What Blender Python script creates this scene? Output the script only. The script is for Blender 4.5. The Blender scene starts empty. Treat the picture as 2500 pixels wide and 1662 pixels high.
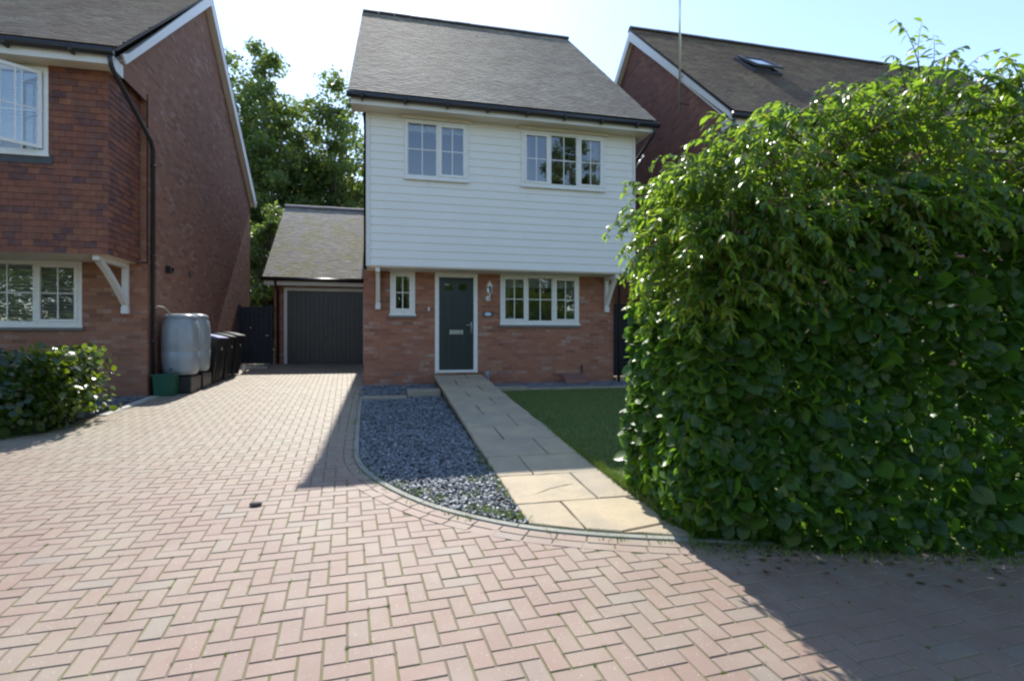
import bpy, math, random
import numpy as np
from mathutils import Vector
random.seed(7); RNG = np.random.default_rng(11)
SC = bpy.context.scene
COL = SC.collection
R = math.radians

# ---------------------------------------------------------------- camera, sky, sun, exposure
cam = bpy.data.cameras.new('camera'); co = bpy.data.objects.new('camera', cam); COL.objects.link(co)
co.location = (0, 0, 1.53); co.rotation_euler = (R(90), 0, R(-13.3))
cam.lens = 19.08; cam.sensor_width = 36; cam.clip_start = 0.05; cam.clip_end = 2000
SC.camera = co
SUN_EL = 47.4; SUN_DX = 0.014                      # the sun stands behind the houses, straight up the drive
wd = bpy.data.worlds.new('World'); SC.world = wd; wd.use_nodes = True
nt = wd.node_tree; bg = nt.nodes['Background']
sky = nt.nodes.new('ShaderNodeTexSky'); sky.sky_type = 'NISHITA'; sky.sun_disc = False
sky.sun_elevation = R(SUN_EL); sky.sun_rotation = math.atan(SUN_DX)
sky.air_density = 1.0; sky.dust_density = 0.35; sky.ozone_density = 1.5; sky.altitude = 50
nt.links.new(sky.outputs[0], bg.inputs[0]); bg.inputs[1].default_value = 0.132
sl = bpy.data.lights.new('sun', 'SUN'); sl.energy = 3.05; sl.angle = R(0.5); sl.color = (1, .955, .88)
so = bpy.data.objects.new('sun', sl); COL.objects.link(so)
so.rotation_euler = Vector((SUN_DX, 1, math.tan(R(SUN_EL)))).to_track_quat('Z', 'Y').to_euler()
SC.view_settings.view_transform = 'Standard'; SC.view_settings.look = 'None'
SC.view_settings.gamma = 1; SC.view_settings.exposure = 1.2
SC.render.engine = 'CYCLES'
SC.cycles.filter_width = 2.3
SC.cycles.max_bounces = 7; SC.cycles.transparent_max_bounces = 8

# ---------------------------------------------------------------- mesh helpers
class M:
    def __init__(s): s.v = []; s.f = []
    def add(s, vs, fs):
        b = len(s.v); s.v += [tuple(p) for p in vs]; s.f += [tuple(b + i for i in f) for f in fs]; return s
    def quad(s, *p): return s.add(p, [tuple(range(len(p)))])
    def hexa(s, p): return s.add(p, [(0, 3, 2, 1), (4, 5, 6, 7), (0, 1, 5, 4), (1, 2, 6, 5), (2, 3, 7, 6), (3, 0, 4, 7)])
    def box(s, x0, x1, y0, y1, z0, z1, b=0.0):
        if b <= 0:
            return s.hexa([(x0, y0, z0), (x1, y0, z0), (x1, y1, z0), (x0, y1, z0), (x0, y0, z1), (x1, y0, z1), (x1, y1, z1), (x0, y1, z1)])
        ax = [(x0, x1), (y0, y1), (z0, z1)]
        vs = {}; out = []
        def V(i, j, k, a):
            key = (i, j, k, a)
            if key not in vs:
                c = [ax[0][i], ax[1][j], ax[2][k]]; sg = [1 - 2 * i, 1 - 2 * j, 1 - 2 * k]
                for t in range(3):
                    if t != a: c[t] += b * sg[t]
                vs[key] = len(out); out.append(tuple(c))
            return vs[key]
        fs = []
        for a in range(3):
            o = [t for t in range(3) if t != a]
            for e in (0, 1):
                def k4(p, q):
                    c = [0, 0, 0]; c[a] = e; c[o[0]] = p; c[o[1]] = q; return V(*c, a)
                fs.append((k4(0, 0), k4(1, 0), k4(1, 1), k4(0, 1)))
        for a in range(3):
            o = [t for t in range(3) if t != a]
            for p in (0, 1):
                for q in (0, 1):
                    c0 = [0, 0, 0]; c0[o[0]] = p; c0[o[1]] = q; c1 = list(c0); c1[a] = 1
                    fs.append((V(*c0, o[0]), V(*c1, o[0]), V(*c1, o[1]), V(*c0, o[1])))
        for i in (0, 1):
            for j in (0, 1):
                for k in (0, 1): fs.append((V(i, j, k, 0), V(i, j, k, 1), V(i, j, k, 2)))
        return s.add(out, fs)
    def prism(s, poly, axis, a, b):
        n = len(poly)
        def P(p, t): return (t, p[0], p[1]) if axis == 'x' else ((p[0], t, p[1]) if axis == 'y' else (p[0], p[1], t))
        return s.add([P(p, a) for p in poly] + [P(p, b) for p in poly],
                     [tuple(range(n)), tuple(range(2 * n - 1, n - 1, -1))] + [(i, (i + 1) % n, n + (i + 1) % n, n + i) for i in range(n)])
    def bar(s, p, q, w, h):
        p = Vector(p); q = Vector(q); d = (q - p).normalized(); u = d.cross(Vector((0, 0, 1)))
        u = Vector((1, 0, 0)) if u.length < 1e-3 else u.normalized(); n = u.cross(d)
        c = [(-w / 2, -h / 2), (w / 2, -h / 2), (w / 2, h / 2), (-w / 2, h / 2)]
        return s.hexa([p + u * a + n * b for a, b in c] + [q + u * a + n * b for a, b in c])
    def tube(s, pts, rad, n=10):
        pts = [Vector(p) for p in pts]; rad = rad if hasattr(rad, '__len__') else [rad] * len(pts)
        rings = []
        ref = None
        for i, p in enumerate(pts):
            d = (pts[min(i + 1, len(pts) - 1)] - pts[max(i - 1, 0)]).normalized()
            if ref is None: ref = Vector((0, 0, 1)) if abs(d.z) < .9 else Vector((1, 0, 0))
            u = d.cross(ref).normalized(); w = u.cross(d).normalized(); ref = w
            rings.append([p + (u * math.cos(2 * math.pi * k / n) + w * math.sin(2 * math.pi * k / n)) * rad[i] for k in range(n)])
        m = len(rings)
        return s.add([v for r in rings for v in r], [(i * n + k, i * n + (k + 1) % n, (i + 1) * n + (k + 1) % n, (i + 1) * n + k) for i in range(m - 1) for k in range(n)] + [tuple(range(n - 1, -1, -1)), tuple((m - 1) * n + k for k in range(n))])
    def lathe(s, prof, c, n=24, sq=0.0):
        vs = []
        for r, z in prof:
            for k in range(n):
                a = 2 * math.pi * k / n; x, y = math.cos(a), math.sin(a)
                if sq: q = (abs(x) ** sq + abs(y) ** sq) ** (-1 / sq); x *= q; y *= q
                vs.append((c[0] + r * x, c[1] + r * y, c[2] + z))
        m = len(prof)
        return s.add(vs, [(i * n + k, i * n + (k + 1) % n, (i + 1) * n + (k + 1) % n, (i + 1) * n + k) for i in range(m - 1) for k in range(n)] + [tuple(range(n - 1, -1, -1)), tuple((m - 1) * n + k for k in range(n))])

def tag(o, label=None, cat=None, group=None, kind=None):
    for k, v in (('label', label), ('category', cat), ('group', group), ('kind', kind)):
        if v: o[k] = v
    return o
def link(name, me, mat, parent=None, smooth=False):
    o = bpy.data.objects.new(name, me); COL.objects.link(o)
    if mat: me.materials.append(mat)
    me.polygons.foreach_set('use_smooth', [bool(smooth)] * len(me.polygons))
    if parent: o.parent = parent
    return o
def root_loc(p):
    while p is not None and p.parent is not None: p = p.parent
    return p.location if p is not None else Vector((0, 0, 0))
def obj(name, m, mat, parent=None, smooth=False, label=None):
    L = root_loc(parent); me = bpy.data.meshes.new(name)
    me.from_pydata([(x - L[0], y - L[1], z - L[2]) for x, y, z in m.v], [], m.f); me.update()
    o = link(name, me, mat, parent, smooth)
    if label: o['label'] = label
    return o
def nobj(name, V, F, mat, parent=None, smooth=False):
    L = root_loc(parent); me = bpy.data.meshes.new(name)
    V = np.asarray(V, dtype=np.float32) - np.array(L, dtype=np.float32)
    tot = np.array([len(f) for f in F], dtype=np.int32) if not isinstance(F, tuple) else F[1]
    flat = np.concatenate([np.asarray(f) for f in F]) if not isinstance(F, tuple) else F[0]
    me.vertices.add(len(V)); me.vertices.foreach_set('co', V.ravel())
    me.loops.add(len(flat)); me.loops.foreach_set('vertex_index', flat.astype(np.int32))
    st = np.concatenate([[0], np.cumsum(tot)[:-1]]).astype(np.int32)
    me.polygons.add(len(tot)); me.polygons.foreach_set('loop_start', st); me.polygons.foreach_set('loop_total', tot.astype(np.int32))
    me.update(calc_edges=True); me.validate()
    return link(name, me, mat, parent, smooth)
def thing(name, label, cat, loc=(0, 0, 0), group=None):
    o = bpy.data.objects.new(name, None); COL.objects.link(o); o.location = loc
    return tag(o, label, cat, group)
def copy_tree(o, loc, label, group=None, rz=None, sc=None):
    def cp(a, par):
        c = a.copy(); COL.objects.link(c); c.parent = par
        for ch in list(a.children): cp(ch, c)
        return c
    c = cp(o, None); c.location = loc; c['label'] = label
    if group: c['group'] = group
    if rz is not None: c.rotation_euler = (0, 0, rz)
    if sc is not None: c.scale = sc
    return c
def gz(y): return .05 * min(max(y, -1.0), 17.5)

# ---------------------------------------------------------------- material helpers
class N:
    def __init__(s, name):
        s.m = bpy.data.materials.new(name); s.m.use_nodes = True; s.t = s.m.node_tree
        s.b = s.t.nodes['Principled BSDF']; s.out = s.t.nodes['Material Output']
    def n(s, typ, **k):
        x = s.t.nodes.new(typ)
        for a, v in k.items():
            if a.startswith('i_'): x.inputs[a[2:].replace('_', ' ')].default_value = v
            else: setattr(x, a, v)
        return x
    def l(s, a, b): s.t.links.new(a, b)
    def set(s, **k):
        for a, v in k.items():
            a = a.replace('_', ' ')
            if hasattr(v, 'is_output'): s.l(v, s.b.inputs[a])
            else: s.b.inputs[a].default_value = v
        return s
    def coord(s, kind='Object', scale=None):
        c = s.n('ShaderNodeTexCoord').outputs[kind]
        if scale is None: return c
        m = s.n('ShaderNodeMapping'); m.inputs['Scale'].default_value = scale if hasattr(scale, '__len__') else (scale,) * 3
        s.l(c, m.inputs[0]); return m.outputs[0]
    def noise(s, vec, sc, det=4, rough=.6, dist=0):
        x = s.n('ShaderNodeTexNoise'); s.l(vec, x.inputs['Vector'])
        x.inputs['Scale'].default_value = sc; x.inputs['Detail'].default_value = det; x.inputs['Roughness'].default_value = rough; x.inputs['Distortion'].default_value = dist
        return x.outputs['Fac']
    def ramp(s, f, pts, mode='LINEAR'):
        x = s.n('ShaderNodeValToRGB'); x.color_ramp.interpolation = mode; s.l(f, x.inputs[0]); e = x.color_ramp.elements
        while len(e) < len(pts): e.new(.5)
        for el, (p, c) in zip(e, pts):
            el.position = p; el.color = (c if hasattr(c, '__len__') else (c, c, c)) + (1,) if not (hasattr(c, '__len__') and len(c) == 4) else c
        return x.outputs[0]
    def mix(s, f, a, b, mode='MIX'):
        x = s.n('ShaderNodeMix', data_type='RGBA', blend_type=mode)
        for v, i in ((f, 0), (a, 6), (b, 7)):
            if hasattr(v, 'is_output'): s.l(v, x.inputs[i])
            else: x.inputs[i].default_value = v if not hasattr(v, '__len__') else tuple(v) + (1,) * (4 - len(v))
        return x.outputs[2]
    def math(s, op, a, b=0):
        x = s.n('ShaderNodeMath', operation=op)
        for v, i in ((a, 0), (b, 1)):
            if hasattr(v, 'is_output'): s.l(v, x.inputs[i])
            else: x.inputs[i].default_value = v
        return x.outputs[0]
    def bump(s, h, st=.3, d=.01):
        x = s.n('ShaderNodeBump'); x.inputs['Strength'].default_value = st; x.inputs['Distance'].default_value = d
        s.l(h, x.inputs['Height']); s.l(x.outputs[0], s.b.inputs['Normal'])
    def island(s): return s.n('ShaderNodeNewGeometry').outputs['Random Per Island']

def plain(name, col, rough=.5, var=.12, sc=6, spec=.5, metal=0, bump=0):
    m = N(name); c = m.coord()
    f = m.noise(c, sc, 5)
    m.set(Base_Color=m.mix(f, tuple(x * (1 - var) for x in col), tuple(min(1, x * (1 + var)) for x in col)), Metallic=metal)
    m.b.inputs['Specular IOR Level'].default_value = spec
    m.set(Roughness=m.math('ADD', m.math('MULTIPLY', m.noise(c, sc * 2.3, 3), .18), rough - .09))
    if bump: m.bump(m.noise(c, sc * 12, 3), bump, .004)
    return m.m

def brick_mat(name, tint=(1, 1, 1), white=.5):
    m = N(name); c = m.coord()
    sx = m.n('ShaderNodeSeparateXYZ'); m.l(c, sx.inputs[0])
    cb = m.n('ShaderNodeCombineXYZ'); m.l(m.math('ADD', sx.outputs[0], sx.outputs[1]), cb.inputs[0]); m.l(sx.outputs[2], cb.inputs[1])
    wob = m.n('ShaderNodeVectorMath', operation='ADD'); m.l(cb.outputs[0], wob.inputs[0])
    nz = m.n('ShaderNodeTexNoise'); m.l(cb.outputs[0], nz.inputs['Vector']); nz.inputs['Scale'].default_value = 9
    sc = m.n('ShaderNodeVectorMath', operation='SCALE'); m.l(nz.outputs['Color'], sc.inputs[0]); sc.inputs['Scale'].default_value = .006
    m.l(sc.outputs[0], wob.inputs[1])
    b = m.n('ShaderNodeTexBrick', offset=.5, i_Scale=1.0); m.l(wob.outputs[0], b.inputs['Vector'])
    b.inputs['Brick Width'].default_value = .225; b.inputs['Row Height'].default_value = .075
    b.inputs['Mortar Size'].default_value = .006; b.inputs['Mortar Smooth'].default_value = .3; b.inputs['Bias'].default_value = 0
    b.inputs['Color1'].default_value = (0, 0, 0, 1); b.inputs['Color2'].default_value = (1, 1, 1, 1); b.inputs['Mortar'].default_value = (.5, .5, .5, 1)
    T = lambda r, g, bb: (r * tint[0], g * tint[1], bb * tint[2])
    col = m.ramp(b.outputs['Color'], [(0, T(.22, .085, .06)), (.25, T(.33, .12, .075)), (.5, T(.38, .15, .095)), (.75, T(.30, .11, .08)), (1, T(.42, .19, .13))])
    col = m.mix(m.math('MULTIPLY', m.ramp(m.noise(c, 22, 6), [(.4, 0.0), (.7, 1.0)]), .35), col, T(.16, .07, .055))
    cell = m.n('ShaderNodeSeparateColor'); m.l(b.outputs['Color'], cell.inputs[0])
    pale = m.math('MULTIPLY', m.ramp(m.math('FRACT', m.math('MULTIPLY', cell.outputs[0], 7.31)), [(.74, 0.0), (.82, 1.0)]), m.ramp(m.noise(c, 1.9, 3), [(.40, 0.0), (.60, 1.0)]))
    wh = m.math('MULTIPLY', pale, m.ramp(m.noise(c, 26, 4), [(.35, .1), (.65, 1.0)]))
    col = m.mix(m.math('MULTIPLY', wh, white), col, (.44, .33, .27))
    lg = m.noise(c, .8, 3)
    col = m.mix(m.ramp(lg, [(.4, 0.0), (.7, .35)]), col, T(.24, .12, .09))
    col = m.mix(b.outputs['Fac'], col, tuple(x * (tint[0] + .1) for x in (.20, .15, .12)))
    m.set(Base_Color=col, Roughness=.88)
    h = m.math('SUBTRACT', m.math('MULTIPLY', m.noise(c, 60, 4), .5), b.outputs['Fac'])
    m.bump(h, .7, .008)
    return m.m

def tile_mat(name, cols, lichen=None, lam=(.55, .68), rough=.8):
    m = N(name); c = m.coord(); r = m.island()
    col = m.ramp(r, [(i / max(1, len(cols) - 1), k) for i, k in enumerate(cols)])
    col = m.mix(m.ramp(m.noise(c, 14, 6), [(.35, 0.0), (.75, .6)]), col, tuple(x * 1.7 for x in cols[0]))
    col = m.mix(m.ramp(m.noise(c, 4.5, 6, .75), [(.42, 0.0), (.66, .55)]), col, tuple(x * .5 for x in cols[0]))
    if lichen:
        f = m.math('MULTIPLY', m.ramp(m.noise(c, 1.6, 6, .7), [(lam[0], 0.0), (lam[1], 1.0)]), m.ramp(m.noise(c, 18, 4), [(.4, 0.0), (.6, 1.0)]))
        col = m.mix(f, col, lichen)
    m.set(Base_Color=col, Roughness=rough)
    m.b.inputs['Specular IOR Level'].default_value = .35
    m.bump(m.noise(c, 90, 4), .5, .004)
    return m.m

def leaf_mat(name, cols, trans, tcol, rough=.38, spec=.5, tmix=.4):
    m = N(name); r = m.island(); c = m.coord()
    col = m.ramp(r, [(i / (len(cols) - 1), k) for i, k in enumerate(cols)])
    col = m.mix(m.math('MULTIPLY', m.noise(c, 30, 3), .35), col, tuple(x * .55 for x in cols[0]))
    m.set(Base_Color=col, Roughness=rough); m.b.inputs['Specular IOR Level'].default_value = spec
    tr = m.n('ShaderNodeBsdfTranslucent'); m.l(m.mix(.5, m.mix(1, col, trans, 'MULTIPLY'), tcol), tr.inputs[0])
    ms = m.n('ShaderNodeMixShader'); ms.inputs[0].default_value = tmix
    m.l(m.b.outputs[0], ms.inputs[1]); m.l(tr.outputs[0], ms.inputs[2]); m.l(ms.outputs[0], m.out.inputs[0])
    return m.m

def paver_mat():
    m = N('block_paving'); c = m.coord(); r = m.island()
    col = m.ramp(r, [(0, (.255, .165, .128)), (.25, (.275, .178, .136)), (.45, (.268, .18, .14)), (.62, (.262, .188, .146)), (.78, (.285, .178, .136)), (.93, (.268, .186, .145)), (1, (.25, .208, .168))])
    col = m.mix(m.ramp(m.noise(c, 140, 3, .7), [(.3, 0.0), (.8, .5)]), col, (.15, .10, .075))
    col = m.mix(m.ramp(m.noise(c, 3.2, 5), [(.42, 0.0), (.72, .5)]), col, (.31, .25, .195))
    col = m.mix(m.ramp(m.noise(c, .9, 5, .6), [(.50, 0.0), (.68, .28)]), col, (.30, .29, .20))
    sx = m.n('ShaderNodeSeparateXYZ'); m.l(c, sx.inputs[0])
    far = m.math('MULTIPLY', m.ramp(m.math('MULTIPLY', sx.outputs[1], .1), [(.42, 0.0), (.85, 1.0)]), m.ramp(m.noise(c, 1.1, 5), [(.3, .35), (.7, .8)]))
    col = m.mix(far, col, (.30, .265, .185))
    sp = m.n('ShaderNodeTexVoronoi'); m.l(c, sp.inputs['Vector']); sp.inputs['Scale'].default_value = 62
    dot = m.math('MULTIPLY', m.ramp(sp.outputs['Distance'], [(.0, 1.0), (.20, 0.0)]), m.ramp(m.noise(c, 21, 2), [(.52, 0.0), (.58, 1.0)]))
    col = m.mix(dot, col, (.75, .70, .64))
    m.set(Base_Color=col, Roughness=.62); m.b.inputs['Specular IOR Level'].default_value = .5
    m.bump(m.noise(c, 160, 4, .75), .55, .004)
    return m.m
def joint_mat():
    m = N('sand_joint'); c = m.coord()
    col = m.mix(m.ramp(m.noise(c, 7, 6), [(.42, 0.0), (.58, 1.0)]), (.20, .165, .12), (.18, .18, .075))
    m.set(Base_Color=col, Roughness=.95); m.bump(m.noise(c, 200, 3), .6, .004); return m.m
def stone_mat(name, a, b, dirt):
    m = N(name); c = m.coord(); r = m.island()
    col = m.mix(r, a, b)
    col = m.mix(m.ramp(m.noise(c, 2.2, 8, .65), [(.38, 0.0), (.62, .75)]), col, dirt)
    col = m.mix(m.ramp(m.noise(c, 45, 5, .7), [(.45, 0.0), (.75, .35)]), col, tuple(x * .55 for x in a))
    m.set(Base_Color=col, Roughness=.8); m.bump(m.noise(c, 9, 8, .7), .45, .02); return m.m
def glass_mat():
    m = N('window_glass'); t = m.n('ShaderNodeBsdfTransparent'); t.inputs[0].default_value = (.86, .90, .88, 1)
    g = m.n('ShaderNodeBsdfGlossy'); g.inputs['Roughness'].default_value = .012; g.inputs[0].default_value = (1, 1, 1, 1)
    f = m.n('ShaderNodeFresnel'); f.inputs[0].default_value = 2.0
    nb = m.n('ShaderNodeBump'); nb.inputs['Strength'].default_value = .008; nb.inputs['Distance'].default_value = .01
    m.l(m.noise(m.coord(), 1.8, 1), nb.inputs['Height']); m.l(nb.outputs[0], g.inputs['Normal'])
    ms = m.n('ShaderNodeMixShader'); m.l(m.math('MULTIPLY', f.outputs[0], 1.5), ms.inputs[0]); m.l(t.outputs[0], ms.inputs[1]); m.l(g.outputs[0], ms.inputs[2])
    m.l(ms.outputs[0], m.out.inputs[0]); return m.m

MAT = dict(
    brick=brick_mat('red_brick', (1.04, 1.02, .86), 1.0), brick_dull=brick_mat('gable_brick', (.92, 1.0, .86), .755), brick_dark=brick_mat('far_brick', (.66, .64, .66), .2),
    white=plain('white_paint', (.66, .64, .60), .38, .03, 3), upvc=plain('white_window_frame', (.74, .72, .68), .28, .02, 4),
    board=plain('white_weatherboard', (.76, .735, .69), .5, .06, 1.6, bump=.05),
    soffit=plain('cream_soffit', (.66, .60, .50), .5, .05, 3), black=plain('black_plastic', (.018, .018, .02), .35, .3, 8),
    roof=tile_mat('weathered_roof_tile', [(.16, .14, .115), (.235, .20, .165), (.19, .16, .13), (.27, .235, .19), (.175, .15, .125), (.30, .265, .215), (.205, .175, .15)], (.33, .31, .25), (.48, .62)),
    roof_moss=tile_mat('mossy_roof_tile', [(.27, .25, .21), (.38, .355, .30), (.31, .285, .24), (.42, .39, .34), (.29, .27, .235)], (.27, .25, .05), (.46, .56)),
    roof_brown=tile_mat('brown_roof_tile', [(.10, .07, .05), (.17, .12, .08), (.12, .085, .06), (.2, .145, .095), (.11, .085, .065)], (.24, .2, .11), (.5, .62)),
    roof_left=tile_mat('grey_brown_roof_tile', [(.13, .10, .08), (.2, .155, .125), (.16, .12, .10), (.22, .18, .14), (.14, .115, .1)], (.25, .24, .18), (.5, .62)),
    hung=tile_mat('red_hung_tile', [(.14, .055, .042), (.27, .095, .045), (.23, .08, .042), (.09, .048, .05), (.30, .12, .055), (.20, .07, .042), (.23, .10, .052), (.08, .044, .048), (.24, .08, .042)], None, rough=.7),
    ridge=plain('dark_ridge_tile', (.085, .075, .07), .75, .25, 5), ridge_pale=plain('grey_ridge_tile', (.22, .21, .19), .75, .2, 5),
    paver=paver_mat(), joint=joint_mat(),
    slab=stone_mat('buff_sandstone', (.50, .40, .255), (.43, .35, .24), (.33, .28, .21)),
    slab2=stone_mat('buff_edging_stone', (.40, .33, .23), (.36, .30, .22), (.26, .23, .18)),
    kerb=stone_mat('grey_kerb', (.34, .33, .28), (.29, .28, .24), (.22, .23, .19)),
    pale=stone_mat('pale_concrete', (.55, .53, .46), (.50, .48, .42), (.38, .36, .3)),
    soil=plain('dark_soil', (.05, .042, .032), .95, .4, 20, bump=.5), turf=plain('turf_ground', (.11, .15, .045), .95, .3, 12, bump=.4),
    land=plain('rough_ground', (.09, .1, .05), .95, .3, 1.5), glass=glass_mat(),
    door=plain('dark_green_door', (.022, .032, .030), .32, .15, 5), garage=plain('dark_brown_garage_door', (.046, .037, .032), .42, .15, 4),
    gate=plain('blue_black_gate', (.020, .024, .034), .6, .25, 7), steel=plain('brushed_steel', (.55, .56, .56), .3, .05, 20, metal=1),
    butt=plain('grey_barrel_plastic', (.27, .305, .325), .33, .08, 5), bin=plain('black_bin_plastic', (.022, .022, .022), .42, .25, 6),
    blue=plain('blue_lid_plastic', (.035, .07, .26), .4, .1, 6), lid=plain('grey_bin_lid', (.09, .095, .095), .32, .1, 6),
    green=plain('green_box_plastic', (.015, .085, .05), .45, .1, 6), hose=plain('grey_hose', (.28, .27, .22), .5, .1, 9),
    blind=plain('white_blind', (.72, .70, .66), .6, .05, 4), curtain=plain('cream_curtain', (.5, .46, .38), .9, .1, 3),
    room=plain('room_lining', (.32, .29, .25), .9, .2, 1), lampw=plain('white_lamp_metal', (.7, .69, .66), .35, .05, 9),
    plaque=plain('slate_plaque', (.05, .06, .08), .5, .2, 20), plaque_face=plain('pale_plaque_face', (.45, .52, .58), .5, .25, 30),
    yellow=plain('yellow_sticker', (.5, .42, .08), .6, .3, 30), bark=plain('bark', (.09, .07, .05), .9, .3, 9, bump=.6),
    twig=plain('brown_twig', (.12, .075, .05), .8, .3, 15), sill=plain('grey_sill', (.15, .14, .125), .7, .15, 8), wood=plain('pale_wood', (.5, .38, .22), .7, .15, 9),
    flash=plain('lead_flashing', (.055, .06, .07), .6, .2, 8), cap=plain('blue_grey_cap', (.25, .33, .4), .45, .1, 8), hatch=plain('brown_hatch', (.22, .11, .09), .6, .15, 8),
)
MAT['hazel'] = leaf_mat('hedge_leaf', [(.034, .092, .014), (.056, .132, .024), (.040, .102, .016), (.078, .160, .028), (.044, .11, .018), (.095, .178, .03), (.028, .078, .013), (.05, .125, .022), (.15, .175, .04)], (1, 1, .6), (.34, .70, .045), .36, .5, .5)
MAT['cherry'] = leaf_mat('pointed_leaf', [(.058, .135, .022), (.088, .17, .028), (.065, .145, .024), (.11, .20, .034), (.07, .15, .026), (.145, .22, .038), (.075, .16, .028), (.31, .20, .035)], (1, 1, .55), (.56, .86, .06), .3, .7, .54)
MAT['laurel'] = leaf_mat('glossy_leaf', [(0.012, 0.036, 0.011), (0.018, 0.048, 0.012), (0.030, 0.072, 0.015), (0.024, 0.060, 0.015)], (1, 1, .5), (.5, .7, .04), .26, .8, .4)
MAT['crown'] = leaf_mat('tree_leaf', [(.065, .11, .034), (.095, .145, .042), (.07, .12, .036), (.125, .18, .05), (.085, .135, .04)], (1, 1, .6), (.42, .56, .08), .42, .5, .45)
MAT['grass'] = leaf_mat('grass_blade', [(.13, .20, .04), (.18, .24, .06), (.23, .26, .08), (.15, .22, .05)], (1, 1, .5), (.18, .32, .03), .5, .3, .3)
def slate_mat():
    m = N('slate_chipping'); r = m.island(); c = m.coord()
    col = m.ramp(r, [(0, (.18, .20, .22)), (.3, (.29, .31, .335)), (.6, (.24, .26, .29)), (.85, (.38, .395, .405)), (1, (.52, .52, .50))])
    m.set(Base_Color=m.mix(m.noise(c, 60, 4), col, (.09, .10, .12)), Roughness=.6); m.bump(m.noise(c, 70, 3), .4, .004); return m.m
MAT['slate'] = slate_mat()

# ---------------------------------------------------------------- ground, paving, kerb, garden
def sheet(name, xs, ys, dz, mat, kind='structure'):
    m = M()
    for i in range(len(ys) - 1):
        m.quad((xs[0], ys[i], gz(ys[i]) + dz), (xs[1], ys[i], gz(ys[i]) + dz), (xs[1], ys[i + 1], gz(ys[i + 1]) + dz), (xs[0], ys[i + 1], gz(ys[i + 1]) + dz))
    return tag(obj(name, m, mat), kind=kind)
sheet('ground', (-900, 900), [-900, -1, 17.5, 900], -.075, MAT['land'])
sheet('paving_bed', (-14, 14), [-12, -1, 16.99], -.0042, MAT['joint'])

kp = [(-.43, 11.5), (-.40, 10.3), (-.37, 8.8), (-.335, 7.4), (-.30, 6.4), (-.275, 5.95), (-.22, 5.6), (-.12, 5.27), (.04, 4.88), (.30, 4.43), (.57, 4.11), (.96, 3.78), (1.40, 3.55), (1.90, 3.37), (2.5, 3.19), (3.6, 2.86), (5.2, 2.35), (7.5, 1.7), (11, .9)]
def catmull(P, n=10):
    P = [Vector(p) for p in P]; Q = [P[0] * 2 - P[1]] + P + [P[-1] * 2 - P[-2]]; out = []
    for i in range(1, len(Q) - 2):
        a, b, c, d = Q[i - 1:i + 3]
        for k in range(n):
            t = k / n; out.append(.5 * ((2 * b) + (c - a) * t + (2 * a - 5 * b + 4 * c - d) * t * t + (3 * b - a - 3 * c + d) * t ** 3))
    out.append(P[-1]); return out
KER = catmull(kp)
def offs(pl, d):
    o = []
    for i, p in enumerate(pl):
        t = (pl[min(i + 1, len(pl) - 1)] - pl[max(i - 1, 0)]).normalized(); o.append(p + Vector((t.y, -t.x)) * d)
    return o
def resamp(pl, step, start=0):
    out = []; acc = -start; nxt = 0.0
    s = [0]
    for i in range(1, len(pl)): s.append(s[-1] + (pl[i] - pl[i - 1]).length)
    q = start; i = 0
    while q < s[-1]:
        while s[i + 1] < q: i += 1
        t = (q - s[i]) / (s[i + 1] - s[i]); out.append(pl[i].lerp(pl[i + 1], t)); q += step
    return out
# pin kerb, laid in lengths of .9 m
m = M(); A = resamp(offs(KER, -.028), .15); B = resamp(offs(KER, .028), .15)
k0 = resamp(KER, .15)
for i in range(len(k0) - 1):
    n = Vector((k0[i + 1].y - k0[i].y, -(k0[i + 1].x - k0[i].x))).normalized() * .026
    g = .0 if i % 6 else .06
    a, b = k0[i].lerp(k0[i + 1], g), k0[i + 1]
    P = [a - n, b - n, b + n, a + n]
    m.add([(p.x, p.y, gz(p.y) - .06) for p in P] + [(p.x, p.y, gz(p.y) + .014) for p in P], [(4, 5, 6, 7), (0, 1, 5, 4), (2, 3, 7, 6), (1, 2, 6, 5), (3, 0, 4, 7)])
tag(obj('kerb', m, MAT['kerb']), kind='structure')
KX = np.array([[p.x, p.y] for p in KER])
seg = np.diff(KX, axis=0)
def signed(px, py):
    """distance to the kerb, positive on the paved side"""
    best = 1e9; sg = 1
    d = np.array([px, py]) - KX[:-1]; L = (seg ** 2).sum(1); t = np.clip((d * seg).sum(1) / L, 0, 1)
    e = d - seg * t[:, None]; r = (e ** 2).sum(1); i = int(r.argmin())
    cr = seg[i, 0] * e[i, 1] - seg[i, 1] * e[i, 0]
    return math.sqrt(r[i]) * (1 if cr < 0 else -1)
# signed(): the kerb runs down the drive and then right, so the drive is to its right hand
def block(V, F, cx, cy, ang, L, W, dz=0, ch=.0035):
    c, s = math.cos(ang), math.sin(ang); j = random.uniform(-.0012, .0012) + dz
    tx, ty = random.gauss(0, .005), random.gauss(0, .005)
    b = len(V)
    for (hl, hw, z) in ((L / 2, W / 2, -.007), (L / 2 - ch, W / 2 - ch, 0)):
        for u, w in ((-hl, -hw), (hl, -hw), (hl, hw), (-hl, hw)):
            x, y = cx + u * c - w * s, cy + u * s + w * c
            V.append((x, y, gz(y) + z + j + u * tx + w * ty))
    F += [(b + 4, b + 5, b + 6, b + 7)] + [(b + i, b + (i + 1) % 4, b + 4 + (i + 1) % 4, b + 4 + i) for i in range(4)]
V, F = [], []
W_ = .1035; TH = R(3.6); c_, s_ = math.cos(TH), math.sin(TH)
LEFT = [(-3.92, 16.3), (-3.93, 8.9), (-4.3, 7.6), (-5.2, 6.6), (-7.5, 6.2)]
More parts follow.
